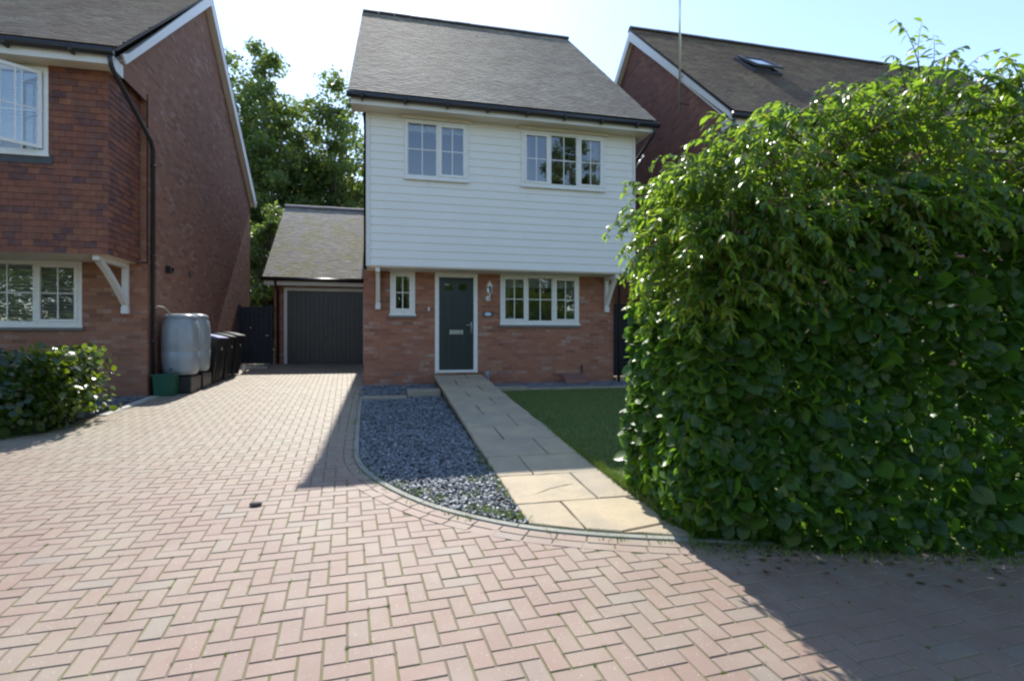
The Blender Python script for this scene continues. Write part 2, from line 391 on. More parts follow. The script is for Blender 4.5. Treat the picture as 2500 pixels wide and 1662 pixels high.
def in_drive(x, y):
    if y > 16.9 or y < .15 or x < -7.4 or x > 7.6: return False
    if x < -3.92 and y > 6.2 + .45 * max(0, min(1, (x + 7.5) / 2.3)) + (1.0 * max(0, (x + 5.2) / .9) if x > -5.2 else 0): return False
    if y > 11.4: return x < -.44
    return signed(x, y) > .165
for i in range(-90, 100):
    for j in range(-5, 170):
        r = (i - j) % 4
        if r == 0: u, w, a = (i + 1) * W_, (j + .5) * W_, 0
        elif r == 3: u, w, a = (i + .5) * W_, (j + 1) * W_, math.pi / 2
        else: continue
        x, y = u * c_ - w * s_, u * s_ + w * c_
        if abs(x) > 8 or not in_drive(x, y): continue
        block(V, F, x, y, TH + a, 2 * W_ - .006, W_ - .006)
nb_main = len(F)
for d0 in (.082, .186):
    pl = resamp(offs(KER, d0), .207, start=.1 if d0 > .1 else 0)
    for i in range(len(pl) - 1):
        p, q = pl[i], pl[i + 1]
        if p.x > 7.6: break
        t = q - p; mdl = (p + q) / 2
        block(V, F, mdl.x, mdl.y, math.atan2(t.y, t.x), .201, .097, dz=.003)
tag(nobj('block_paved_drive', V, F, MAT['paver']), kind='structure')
# weeds and moss in the joints, along the kerb
def blades(V, F, x, y, z, h, w, lean=.5):
    a = random.uniform(0, 6.283); b = len(V); dx, dy = math.cos(a), math.sin(a); l = random.uniform(.1, lean) * h; a2 = random.uniform(0, 6.28)
    lx, ly = math.cos(a2) * l, math.sin(a2) * l
    V += [(x - dx * w, y - dy * w, z), (x + dx * w, y + dy * w, z), (x + lx * .5 + dx * w * .7, y + ly * .5 + dy * w * .7, z + h * .6), (x + lx * .5 - dx * w * .7, y + ly * .5 - dy * w * .7, z + h * .6), (x + lx, y + ly, z + h)]
    F += [(b, b + 1, b + 2, b + 3), (b + 3, b + 2, b + 4)]
V, F = [], []
for _ in range(1500):
    i, j = random.randint(-38, 45), random.randint(8, 90)
    u, w = i * W_, j * W_; x, y = u * c_ - w * s_, u * s_ + w * c_
    if not in_drive(x, y): continue
    for k in range(random.randint(3, 12)): blades(V, F, x + random.gauss(0, .008), y + random.gauss(0, .008), gz(y) - .008, random.uniform(.008, .02), .0025)
for p in resamp(KER, .05):
    for sd, pr in ((.035, .35), (-.04, .8)):
        if p.x < 7 and random.random() < pr * (1 if 3.0 < p.y < 6 else .3):
            for k in range(random.randint(4, 14)):
                blades(V, F, p.x + random.gauss(0, .03) - (.03 if sd > 0 else -.03), p.y + random.gauss(0, .03) + (-.04 if sd > 0 else .04), gz(p.y), random.uniform(.012, .035), .003)
tag(nobj('joint_weeds', V, F, MAT['grass']), 'small green weeds and moss sprouting in the joints of the block paving and kerb', 'weeds', kind='stuff')

# left edge of the drive: pale concrete edging and dark bed beyond
m = M()
for y0 in np.arange(8.95, 16.2, .92):
    y1 = min(y0 + .91, 16.25); m.hexa([(-4.02, y0, gz(y0) - .06), (-3.87, y0, gz(y0) - .06), (-3.87, y1, gz(y1) - .06), (-4.02, y1, gz(y1) - .06), (-4.02, y0, gz(y0) + .012), (-3.87, y0, gz(y0) + .012), (-3.87, y1, gz(y1) + .012), (-4.02, y1, gz(y1) + .012)])
tag(obj('drive_edging', m, MAT['pale']), kind='structure')
m = M(); P = [(-9, 6.3), (-6.2, 6.5), (-5.2, 6.75), (-4.45, 7.6), (-4.02, 8.9), (-4.02, 16.2), (-9, 16.2)]
m.add([(x, y, gz(y) + .0) for x, y in P], [tuple(range(len(P)))])
tag(obj('planting_bed', m, MAT['soil']), kind='structure')

# garden bed under the slate, lawn, path
gk = [p for p in KER if p.x < 1.06 and p.y > 3.6]
m = M(); P = [(p.x, p.y) for p in gk] + [(1.06, 11.56), (-.43, 11.56)]
m.add([(x, y, gz(y) + .0) for x, y in P], [tuple(range(len(P)))])
tag(obj('garden_soil', m, MAT['soil']), kind='structure')
lk = [p for p in KER if p.x > 2.06 and p.x < 9]
m = M(); P = [(p.x, p.y) for p in lk] + [(9, 11.56), (2.06, 11.56)]
m.add([(x, y, gz(y) + .0) for x, y in P], [tuple(range(len(P)))])
tag(obj('lawn', m, MAT['turf']), kind='structure')

def inside_garden(x, y, pad=.04):
    return signed(x, y) < -pad if y < 11.4 else x > -.38
def chips(n, box, size, V, F, zr, test, zf):
    k = 0
    while k < n:
        x, y = random.uniform(box[0], box[1]), random.uniform(box[2], box[3])
        if not test(x, y): k += .3; continue
        k += 1
        s = size * random.uniform(.45, 1.5); th = s * random.uniform(.12, .3); c = random.randint(4, 6); a0 = random.uniform(0, 6.28)
        tx, ty = random.gauss(0, .30), random.gauss(0, .30); z = zf(y) + random.uniform(*zr); asp = random.uniform(.45, .9); ar = random.uniform(0, 3.14)
        b = len(V)
        for q, sc in ((0, 1), (1, .86)):
            for i in range(c):
                a = a0 + 6.283 * i / c; r = s * (.8 + .25 * math.sin(i * 2.7 + a0)) * sc
                u, w = math.cos(a) * r, math.sin(a) * r * asp; X = u * math.cos(ar) - w * math.sin(ar); Y = u * math.sin(ar) + w * math.cos(ar)
                V.append((x + X, y + Y, z + X * tx + Y * ty + q * th))
        F.append(tuple(b + c + i for i in range(c)))
        F += [(b + i, b + (i + 1) % c, b + c + (i + 1) % c, b + c + i) for i in range(c)]
V, F = [], []
chips(9000, (-.42, 1.03, 3.7, 7.2), .021, V, F, (.0, .022), lambda x, y: inside_garden(x, y) and x < 1.02, gz)
chips(6500, (-.42, 1.03, 7.2, 10.5), .022, V, F, (.0, .022), lambda x, y: inside_garden(x, y) and x < 1.02, gz)
tag(nobj('slate_chippings', V, F, MAT['slate']), 'bed of blue grey slate chippings between the kerb and the path', 'slate chippings', kind='stuff')
V, F = [], []
chips(2200, (-.42, 1.05, 10.15, 11.54), .022, V, F, (.0, .03), lambda x, y: True, lambda y: gz(y) + .02)
chips(5200, (2.02, 6.2, 10.85, 11.54), .022, V, F, (.0, .03), lambda x, y: True, gz)
o = nobj('wall_gravel', V, F, MAT['slate']); tag(o, 'strip of pale grey gravel along the foot of the brick front wall', 'gravel', kind='stuff')
V, F = [], []
chips(1300, (-5.3, -4.06, 9.5, 10.7), .024, V, F, (.0, .03), lambda x, y: True, gz)
tag(nobj('corner_gravel', V, F, MAT['slate']), 'patch of grey gravel by the left house corner', 'gravel', kind='stuff')

def pz(y): return max(.19 + .08 * (y - 3.9), gz(y) + .014)
def slab(m, poly, th=.045, g=.007):
    cx = sum(p[0] for p in poly) / len(poly); cy = sum(p[1] for p in poly) / len(poly)
    j = random.uniform(-.003, .003); V = []; n0 = []
    pts = []
    for i, p in enumerate(poly):
        q = poly[(i + 1) % len(poly)]; L = math.hypot(q[0] - p[0], q[1] - p[1]); k = max(1, int(L / .12))
        for t in range(k):
            pts.append((p[0] + (q[0] - p[0]) * t / k + (random.gauss(0, .003) if t else 0), p[1] + (q[1] - p[1]) * t / k + (random.gauss(0, .003) if t else 0)))
    def sh(p, d):
        v = Vector((cx - p[0], cy - p[1])); L = v.length; return (p[0] + math.copysign(min(d, abs(v.x)), v.x), p[1] + math.copysign(min(d, abs(v.y)), v.y))
    a = [sh(p, g) for p in pts]; b = [sh(p, g + .006) for p in pts]; n = len(pts)
    m.add([(x, y, pz(y) - th) for x, y in a] + [(x, y, pz(y) - .006 + j) for x, y in a] + [(x, y, pz(y) + j) for x, y in b],
          [tuple(2 * n + i for i in range(n))] + [(i, (i + 1) % n, n + (i + 1) % n, n + i) for i in range(n)] + [(n + i, n + (i + 1) % n, 2 * n + (i + 1) % n, 2 * n + i) for i in range(n)])
m = M(); X0, X1 = 1.03, 2.05
ys = [4.21, 4.92, 5.55, 6.2, 6.86, 7.55, 8.27, 8.92, 9.55, 10.2, 10.85, 11.5]
sp = [1.73, 1.38, 1.715, 1.375, 1.71, 1.38, 1.70, 1.40, 1.72, 1.37, 1.68]
slab(m, [(1.03, 3.81), (1.40, 3.62), (1.40, 4.21), (1.03, 4.21)])
slab(m, [(1.40, 3.62), (1.62, 3.53), (2.05, 3.62), (2.12, 4.2), (1.40, 4.21)])
slab(m, [(1.62, 3.53), (2.05, 3.37), (2.6, 3.24), (2.6, 3.7), (2.05, 3.62)])
for i in range(len(ys) - 1):
    y0, y1, xs = ys[i], ys[i + 1], sp[i]
    if i == 0:   # this one is cracked across
        slab(m, [(X0, y0), (1.20, 4.39), (1.42, 4.53), (1.73, 4.64), (1.73, y1), (X0, y1)], g=.004)
        slab(m, [(X0, y0), (xs, y0), (xs, 4.64), (1.42, 4.53), (1.20, 4.39)], g=.004)
    else: slab(m, [(X0, y0), (xs, y0), (xs, y1), (X0, y1)])
    slab(m, [(xs, y0), (X1 + random.uniform(-.01, .03), y0), (X1 + random.uniform(-.01, .03), y1), (xs, y1)])
tag(obj('path', m, MAT['slab']), kind='structure')
m = M()
yy_ = [3.88] + [4.2 + .73 * k for k in range(11)]
for k in range(len(yy_) - 1):
    a, b = yy_[k], yy_[k + 1] if k < len(yy_) - 2 else 11.5
    x1 = 2.03
    m.hexa([(1.045, a, gz(a) - .07), (x1, a, gz(a) - .07), (x1, b, gz(b) - .07), (1.045, b, gz(b) - .07), (1.045, a, pz(a) - .022), (x1, a, pz(a) - .022), (x1, b, pz(b) - .022), (1.045, b, pz(b) - .022)])
tag(obj('path_base', m, plain('path_base', (.10, .075, .055), .9, .35, 14, bump=.5)), kind='structure')
# stone edgings by the wall
def edge_slab(name, x0, x1, y0, y1, zt, lab, h=.12, sk=0):
    m = M(); m.box(x0, x1, y0, y1, zt - h, zt, .008); o = obj(name, m, MAT['slab2']); tag(o, lab, 'edging stone', 'stone edgings along the wall bed'); return o
edge_slab('edging_stone', -.36, .40, 9.75, 10.12, .535, 'low buff edging stone nearest the drive, left of the path')
edge_slab('edging_stone', .42, 1.02, 9.98, 10.42, .62, 'raised buff edging stone against the left side of the path')
edge_slab('edging_stone', 2.06, 2.82, 10.55, 10.82, .60, 'buff edging stone just right of the path, by the lawn')
edge_slab('edging_stone', 2.84, 4.6, 10.62, 10.84, .565, 'long buff edging stone between lawn and wall gravel')
edge_slab('edging_stone', 4.62, 6.4, 10.62, 10.84, .565, 'buff edging stone at the far right end, by the hedge')

# lawn blades
V, F = [], []
n = 0
while n < 42000:
    x = random.uniform(2.02, 6.6); y = 3.55 + 6.95 * random.random() ** 1.6
    if x > 2.9 + (y - 3.4) * .55: continue
    n += 1
    blades(V, F, x, y, gz(y) - .004, random.uniform(.025, .055), .0032, .9)
for _ in range(5000):
    x = 2.04 + abs(random.gauss(0, .03)); y = random.uniform(3.6, 10.4); blades(V, F, x, y, gz(y), random.uniform(.05, .11), .004, .7)
for _ in range(260):   # tufts at the edges of the slate
    t = random.random(); x, y = (.62 + .4 * t + random.gauss(0, .04), 4.2 - .32 * t + random.gauss(0, .03)) if random.random() < .6 else (.99 + random.gauss(0, .02), random.uniform(4.2, 5.9))
    if inside_garden(x, y): blades(V, F, x, y, gz(y) + .01, random.uniform(.03, .07), .004, .9)
for cx, cy in ((-.0, 5.05), (.15, 4.85), (.3, 4.65), (.7, 4.5), (.8, 4.9), (.45, 4.42), (.95, 5.5)):
    for _ in range(36):
        x, y = cx + random.gauss(0, .05), cy + random.gauss(0, .05)
        if inside_garden(x, y): blades(V, F, x, y, gz(y) + .01, random.uniform(.015, .045), .006, 1.2)
tag(nobj('grass', V, F, MAT['grass']), 'short green lawn grass to the right of the sandstone path', 'grass', kind='stuff')

# ---------------------------------------------------------------- building helpers
def wall_y(m, x0, x1, z0, z1, y, holes, t=.12):
    """front wall in the plane y with holes (x0,x1,z0,z1) and reveals going back"""
    xs = sorted({x0, x1, *[h[0] for h in holes], *[h[1] for h in holes]}); zs = sorted({z0, z1, *[h[2] for h in holes], *[h[3] for h in holes]})
    for i in range(len(xs) - 1):
        for j in range(len(zs) - 1):
            cx, cz = (xs[i] + xs[i + 1]) / 2, (zs[j] + zs[j + 1]) / 2
            if any(h[0] < cx < h[1] and h[2] < cz < h[3] for h in holes): continue
            m.quad((xs[i], y, zs[j]), (xs[i + 1], y, zs[j]), (xs[i + 1], y, zs[j + 1]), (xs[i], y, zs[j + 1]))
    for a, b, c, d in holes:
        m.quad((a, y, c), (a, y, d), (a, y + t, d), (a, y + t, c)); m.quad((b, y, c), (b, y + t, c), (b, y + t, d), (b, y, d))
        m.quad((a, y, d), (b, y, d), (b, y + t, d), (a, y + t, d)); m.quad((a, y, c), (a, y + t, c), (b, y + t, c), (b, y, c))
def window(par, x0, x1, z0, z1, y, lights, fr=.055, sash=.05, name='window', label=None, blind=None, sill=True, bars=(1, 1), open_=None):
    """outer frame with casements; lights = fractions of the width"""
    f = M(); fr_y0, fr_y1 = y - .02, y + .05
    f.box(x0, x1, fr_y0, fr_y1, z0, z0 + fr, .004); f.box(x0, x1, fr_y0, fr_y1, z1 - fr, z1, .004)
    f.box(x0, x0 + fr, fr_y0, fr_y1, z0 + fr, z1 - fr, .004); f.box(x1 - fr, x1, fr_y0, fr_y1, z0 + fr, z1 - fr, .004)
    g, gb, tot = M(), M(), sum(l[0] for l in lights); iw = x1 - x0 - 2 * fr; x = x0 + fr
    for k, (fracn, case) in enumerate(lights):
        w = iw * fracn / tot; a, b = x, x + w; x = b
        if k < len(lights) - 1: f.box(b - fr * .4, b + fr * .4, fr_y0, fr_y1, z0 + fr, z1 - fr, .004)
        aa = a + (fr * .4 if k else 0); bb = b - (fr * .4 if k < len(lights) - 1 else 0)
        s = sash if case else .016; c, d = z0 + fr, z1 - fr
        ys = y - .034 if case else y - .008
        f.box(aa, bb, ys, y + .03, c, c + s, .004); f.box(aa, bb, ys, y + .03, d - s, d, .004)
        f.box(aa, aa + s, ys, y + .03, c + s, d - s, .004); f.box(bb - s, bb, ys, y + .03, c + s, d - s, .004)
        ga, gb_, gc, gd = aa + s, bb - s, c + s, d - s
        tl = random.gauss(0, .004)
        g.quad((ga, y + .004, gc), (gb_, y + .004 + tl, gc), (gb_, y + .004 + tl, gd), (ga, y + .004, gd))
        for q in range(bars[0]):
            xm = ga + (gb_ - ga) * (q + 1) / (bars[0] + 1); gb.box(xm - .009, xm + .009, y - .006, y - .001 + .012, gc, gd)
        for q in range(bars[1]):
            zm = gc + (gd - gc) * (q + 1) / (bars[1] + 1); gb.box(ga, gb_, y - .004, y + .009, zm - .009, zm + .009)
    f.box(x0 - .02, x1 + .02, y - .055, y - .021, z0 - .035, z0 + .006, .004)
    w = obj(name, f, MAT['upvc'], par, label=label)
    obj('glazing_bars', gb, MAT['upvc'], w); obj('pane', g, MAT['glass'], w)
    if sill:
        s = M(); s.box(x0 - .03, x1 + .03, y - .05, y + .05, z0 - .085, z0 - .036, .004); obj('sill', s, MAT['sill'], w)
    return w
def tiles(O, U, Vd, W, H, tw, g, th, umin=None, umax=None, jit=.003, over=1.25):
    O, U, Vd = Vector(O), Vector(U).normalized(), Vector(Vd).normalized(); Nn = U.cross(Vd)
    V, F = [], []; rows = int(round(H / g)); g = H / rows
    for j in range(rows):
        v0 = j * g; u = -(j % 2) * tw / 2 - random.uniform(0, .02)
        lo = umin(v0) if umin else 0; hi = umax(v0) if umax else W
        while u < hi:
            a, b = max(u + .0015, lo), min(u + tw - .0015, hi); u += tw
            if b - a < .02: continue
            l = random.uniform(0, jit); k = random.uniform(0, jit); dv = random.gauss(0, .002); base = len(V)
            v1 = v0 + g * over
            P = [(a, v0 + dv, 0), (b, v0 + dv, 0), (a, v0 + dv, th + l), (b, v0 + dv, th + k), (b, v1, .002 + k), (a, v1, .002 + l)]
            for p in P: V.append(tuple(O + U * p[0] + Vd * p[1] + Nn * p[2]))
            F += [(base + 2, base + 3, base + 4, base + 5), (base, base + 1, base + 3, base + 2), (base, base + 2, base + 5), (base + 1, base + 4, base + 3)]
    return V, F
def gutter(par, pts, drop=None, brackets=None, r=.058):
    m = M(); m.tube(pts, r, 10)
    if brackets:
        p, q = Vector(pts[0]), Vector(pts[-1]); n = brackets
        for i in range(n):
            c = p.lerp(q, (i + .35) / n); m.box(c.x - .02, c.x + .02, c.y - .066, c.y + .05, c.z - .085, c.z + .0)
    return obj('gutter', m, MAT['black'], par, True)
def ridge_tiles(m, x0, x1, y, z, step=.42):
    x = x0
    while x < x1:
        e = min(x + step - .006, x1); j = random.uniform(-.004, .004)
        prof = [(-.135, -.085), (-.10, -.02), (-.045, .025), (0, .035), (.045, .025), (.10, -.02), (.135, -.085)]
        n = len(prof)
        m.add([(x, y + a, z + b + j) for a, b in prof] + [(e, y + a, z + b + j) for a, b in prof] ,
              [(i, i + 1, n + i + 1, n + i) for i in range(n - 1)] + [tuple(range(n)), tuple(range(2 * n - 1, n - 1, -1))])
        x += step

# ---------------------------------------------------------------- the white weatherboarded house
HX0, HX1, HY, JY = -.40, 5.12, 11.56, 10.90
H = thing('detached_house', 'house with white weatherboarded upper floor over brick, dark green front door and grey tiled roof', 'house', (2.4, 11.56, .58))
winA = (.40, 1.66, 4.73, 5.88); winB = (2.77, 4.61, 4.73, 5.88); winC = (2.47, 4.28, 1.90, 2.97); winD = (.13, .64, 2.08, 2.98); dr = (1.056, 1.968, .84, 2.965)
m = M(); wall_y(m, HX0, HX1, .35, 3.0, HY, [winC, winD, dr], .14)
m.quad((HX0, HY, .35), (HX0, HY, 6.0), (HX0, 19.1, 6.0), (HX0, 19.1, .35)); m.quad((HX1, HY, .35), (HX1, 19.1, .35), (HX1, 19.1, 6.0), (HX1, HY, 6.0))
m.quad((HX0, 19.1, .35), (HX0, 19.1, 6.0), (HX1, 19.1, 6.0), (HX1, 19.1, .35))
m.add([(HX0, JY, 5.95), (HX0, 19.1, 5.95), (HX0, 19.1, 6.8), (HX0, 15.3, 10.2), (HX0, JY, 6.3)], [(0, 1, 2, 3, 4)])
m.add([(HX1, JY, 5.95), (HX1, 19.1, 5.95), (HX1, 19.1, 6.8), (HX1, 15.3, 10.2), (HX1, JY, 6.3)], [(4, 3, 2, 1, 0)])
obj('brick_wall', m, MAT['brick'], H)
m = M(); m.box(HX0 + .1, HX1 - .1, 13.4, 13.5, .6, 6.0); m.box(HX0 + .05, HX1 - .05, 11.72, 13.4, 3.02, 3.1); m.box(HX0 + .05, HX1 - .05, 11.2, 13.4, 5.99, 6.05); m.box(HX0 + .05, HX1 - .05, 11.8, 13.4, .62, .66)
obj('room_lining', m, MAT['room'], H)
# weatherboards
CX0, CX1 = -.336, 5.325
m = M(); nrow = 19; z0, z1 = 2.99, 6.0; rh = (z1 - z0) / nrow
for r in range(nrow):
    a, b = z0 + r * rh, z0 + (r + 1) * rh
    cuts = sorted({a, b, *[h for w in (winA, winB) for h in (w[2], w[3]) if a < h < b]})
    for k in range(len(cuts) - 1):
        c, d = cuts[k], cuts[k + 1]; mid = (c + d) / 2
        segs = []; x = CX0 + .075
        for w in (winA, winB):
            if w[2] < mid < w[3]: segs.append((x, w[0])); x = w[1]
        segs.append((x, CX1 - .06))
        f = lambda z: JY - .026 + .015 * (z - a) / (b - a)
        jx = [CX0 + 1.1 + (r * 1.37) % 3.4, CX0 + 1.1 + (r * 1.37) % 3.4 + 3.6]
        cutsegs = []
        for x0, x1 in segs:
            for q in jx:
                if x0 + .2 < q < x1 - .2: cutsegs.append((x0, q - .0015)); x0 = q + .0015
            cutsegs.append((x0, x1))
        for x0, x1 in cutsegs:
            m.add([(x0, f(c), c), (x1, f(c), c), (x1, f(d), d), (x0, f(d), d), (x0, JY + .012, c), (x1, JY + .012, c)], [(0, 1, 2, 3), (0, 4, 5, 1)])
obj('weatherboarding', m, MAT['board'], H)
m = M(); wall_y(m, CX0 + .01, CX1 - .01, 2.98, 6.02, JY + .004, [winA, winB], .12)
m.quad((CX0 + .01, JY + .004, 2.98), (CX0 + .01, JY + .004, 6.02), (CX0 + .01, HY + .1, 6.02), (CX0 + .01, HY + .1, 2.98))
m.quad((CX1 - .01, JY + .004, 2.98), (CX1 - .01, HY + 1.5, 2.98), (CX1 - .01, HY + 1.5, 6.02), (CX1 - .01, JY + .004, 6.02))
m.box(CX0 + .01, CX1 - .01, JY + .006, HY + .02, 2.965, 2.985)
obj('jetty_lining', m, MAT['soffit'], H)
m = M(); m.box(CX0, CX0 + .078, JY - .042, JY + .05, 2.975, 6.0, .006); obj('corner_board', m, MAT['white'], H)
m = M(); m.box(CX1 - .062, CX1, JY - .042, JY + .05, 2.975, 6.0, .006); obj('corner_board', m, MAT['white'], H)
# roof
ez, ey, ry, rz = 6.15, 10.42, 15.3, 10.47
sl_ = math.hypot(ry - ey, rz - ez); ux0 = -.64
V, F = tiles((ux0, ey, ez), (1, 0, 0), (0, ry - ey, rz - ez), 6.25, sl_, .165, .1, .014, umin=lambda v: .08 * v / sl_, umax=lambda v: 6.22 - .30 * v / sl_)
roof = nobj('roof', V, F, MAT['roof'], H)
m = M(); xr0, xr1 = -.55, 5.32
m.hexa([(-.63, ey + .05, ez - .05), (5.57, ey + .05, ez - .05), (xr1 - .01, ry, rz - .05), (xr0, ry, rz - .05), (-.63, ey + .05, ez + .0), (5.57, ey + .05, ez + .0), (xr1 - .01, ry, rz - .01), (xr0, ry, rz - .01)])
m.hexa([(xr0, ry, rz - .05), (xr1, ry, rz - .05), (5.5, 20.0, 6.2), (-.6, 20.0, 6.2), (xr0, ry, rz), (xr1, ry, rz), (5.5, 20.0, 6.25), (-.6, 20.0, 6.25)])
obj('roof_deck', m, MAT['ridge'], H)
m = M(); ridge_tiles(m, xr0, xr1, ry, rz + .03); obj('ridge_tiles', m, MAT['ridge'], roof)
m = M(); m.box(-.60, 5.55, 10.49, 10.515, 5.93, 6.12, .004); m.box(-.60, -.575, 10.516, 11.2, 5.95, 6.10); m.box(5.525, 5.55, 10.516, 11.6, 5.95, 6.10); obj('fascia', m, MAT['white'], H)
m = M(); m.box(-.573, 5.523, 10.516, 10.92, 5.955, 5.975)
m.box(.33, 1.73, 10.80, 10.91, 5.885, 5.952); m.box(2.70, 4.68, 10.80, 10.91, 5.885, 5.952)
obj('soffit', m, MAT['soffit'], H)
gutter(H, [(-.67, 10.42, 6.075), (5.66, 10.42, 6.055)], brackets=8)
m = M(); m.tube([(5.56, 10.42, 6.03), (5.56, 10.45, 5.9), (5.46, 11.0, 5.55), (5.22, 11.42, 5.3), (5.2, 11.45, 5.1), (5.2, 11.45, .6)], .034, 8); obj('downpipe', m, MAT['black'], H, True)
m = M(); m.tube([(5.33, 11.1, 5.2), (5.55, 10.9, 5.6)], .012, 6); obj('stay_wire', m, MAT['steel'], H, True)
# windows
W1 = window(H, *winA, JY - .03, [(1.08, 0), (1.0, 1)], label='two light upstairs window reflecting blue sky', sill=False)
W2 = window(H, *winB, JY - .03, [(1, 1), (1.12, 0), (1, 1)], label='three light upstairs window reflecting green trees', sill=False)
W3 = window(H, *winC, HY - .0, [(1, 1), (1.12, 0), (1, 1)], label='three light ground floor window right of the front door')
W4 = window(H, *winD, HY - .0, [(1, 1)], fr=.06, sash=.055, label='small single window left of the front door')
def curtain(par, x0, x1, y, z0, z1, mat='curtain', n=14):
    V, F = [], []
    for i in range(n + 1):
        x = x0 + (x1 - x0) * i / n; yy = y + .03 * math.sin(i * 2.1) + .01 * math.sin(i * 5)
        V += [(x, yy, z0), (x, yy, z1)]
    return nobj('curtain', V, [(2 * i, 2 * i + 2, 2 * i + 3, 2 * i + 1) for i in range(n)], MAT[mat], par)
curtain(W2, 2.84, 2.98, JY + .12, 4.76, 5.86); curtain(W3, 2.52, 2.70, HY + .14, 1.96, 2.7); curtain(W3, 4.06, 4.22, HY + .14, 1.96, 2.7); curtain(W2, 4.28, 4.50, JY + .12, 4.76, 5.86); curtain(W3, 2.52, 4.22, HY + .12, 2.70, 2.95, 'blind'); curtain(W4, .18, .30, HY + .12, 2.1, 2.95); curtain(W4, .48, .60, HY + .12, 2.1, 2.95); curtain(W1, .44, 1.62, JY + .1, 5.7, 5.86, 'blind')
m = M(); m.lathe([(.005, 0), (.03, .01), (.028, .04), (.045, .08), (.03, .11), (.004, .125)], (3.42, JY + .06, 4.79), 10); m.box(3.30, 3.40, JY + .03, JY + .1, 4.79, 4.83, .01); obj('sill_ornament', m, MAT['white'], W2, True)
m = M(); m.lathe([(.004, -.004), (.035, 0), (.04, .02), (.03, .05), (.004, .06)], (2.62, HY + .05, 2.0), 10); obj('yellow_ornament', m, MAT['yellow'], W3, True)
m = M(); m.box(2.67, 2.77, HY + .03, HY + .05, 1.99, 2.06, .006); obj('window_card', m, MAT['plaque_face'], W3)
# front door
fm = M(); fm.box(dr[0], dr[0] + .085, HY - .015, HY + .08, .84, 2.965, .004); fm.box(dr[1] - .085, dr[1], HY - .015, HY + .08, .84, 2.965, .004); fm.box(dr[0] + .085, dr[1] - .085, HY - .015, HY + .08, 2.875, 2.965, .004)
obj('door_frame', fm, MAT['upvc'], H)
dm = M(); a, b = dr[0] + .087, dr[1] - .087
P_ = [(a + .13, a + .31, 2.60, 2.75), (b - .31, b - .13, 2.60, 2.75)]
wall_y(dm, a, b, .905, 2.872, HY + .02, P_, .02)
for x in np.linspace(a + .14, b - .14, 4):
    dm.box(x - .006, x + .006, HY + .012, HY + .0195, 1.1, 2.45, .002)
door = obj('front_door', dm, MAT['door'], H)
for q in P_:
    m = M(); m.quad((q[0], HY + .035, q[2]), (q[1], HY + .035, q[2]), (q[1], HY + .035, q[3]), (q[0], HY + .035, q[3]))
    obj('door_pane', m, MAT['glass'], door)
m = M(); cx = (a + b) / 2; m.box(cx - .145, cx + .145, HY + .002, HY + .0115, 1.66, 1.755, .003); m.box(cx - .12, cx + .12, HY - .006, HY + .0015, 1.68, 1.735, .002); obj('letter_box', m, MAT['steel'], door)
m = M(); m.box(b - .065, b - .035, HY + .004, HY + .0115, 1.68, 1.92, .003); m.tube([(b - .05, HY + .004, 1.86), (b - .05, HY - .045, 1.86), (b - .16, HY - .045, 1.86)], .010, 8); obj('door_handle', m, MAT['steel'], door, True)
m = M(); m.box(a - .02, b + .02, HY - .05, HY + .06, .845, .903, .006); obj('threshold', m, MAT['white'], H)
# gallows brackets
def bracket(par, x, yw, yf, zt, zb, w=.085):
    m = M(); d = .09
    m.box(x - w / 2, x + w / 2, yw - d, yw - .002, zb, zt, .006); m.box(x - w / 2, x + w / 2, yf, yw - d - .002, zt - d, zt, .006)
    pts = []
    L = yw - yf
    for i in range(7):
        t = i / 6; yy = yf + .10 + (L - .10 - d) * t; zz = zt - d - .0 - (zt - zb - d - .14) * (t ** 1.25); pts.append((yy, zz))
    poly = [(p[0] - .035, p[1] - .03) for p in pts] + [(p[0] + .055, p[1] + .02) for p in reversed(pts)]
    m.prism(poly, 'x', x - w / 2 + .006, x + w / 2 - .006)
    m.box(x - w / 2 - .008, x + w / 2 + .008, yw - d - .012, yw - .001, zb - .05, zb + .07, .008)
    return obj('bracket', m, MAT['white'], par)
bracket(H, -.115, HY, JY + .02, 2.962, 2.22); bracket(H, 4.93, HY, JY + .02, 2.962, 2.22)
for x, z in ((.30, .80), (2.52, .78)):
    m = M(); m.box(x - .11, x + .11, HY - .004, HY + .01, z, z + .065); obj('air_brick', m, MAT['hatch'], H)
# low flush-mounted box of the meter, lying against the wall
t = thing('meter_box', 'brown sloping meter box lid on the gravel below the window', 'meter box', (4.1, 11.4, .58))
m = M(); m.prism([(11.22, .60), (11.54, .60), (11.54, .80), (11.50, .80), (11.22, .66)], 'x', 3.86, 4.36); obj('lid', m, MAT['hatch'], t)
m = M(); m.tube([(4.34, 11.53, .75), (4.34, 11.53, .98)], .016, 8); obj('pipe', m, MAT['black'], t, True)
t = thing('drain_cap', 'small pale blue pipe cap standing right of the front step', 'pipe', (2.16, 11.4, .58))
m = M(); m.lathe([(.045, 0), (.045, .24), (.05, .25), (.05, .28), (.02, .29)], (2.16, 11.42, .58), 12); obj('pipe', m, MAT['cap'], t, True)
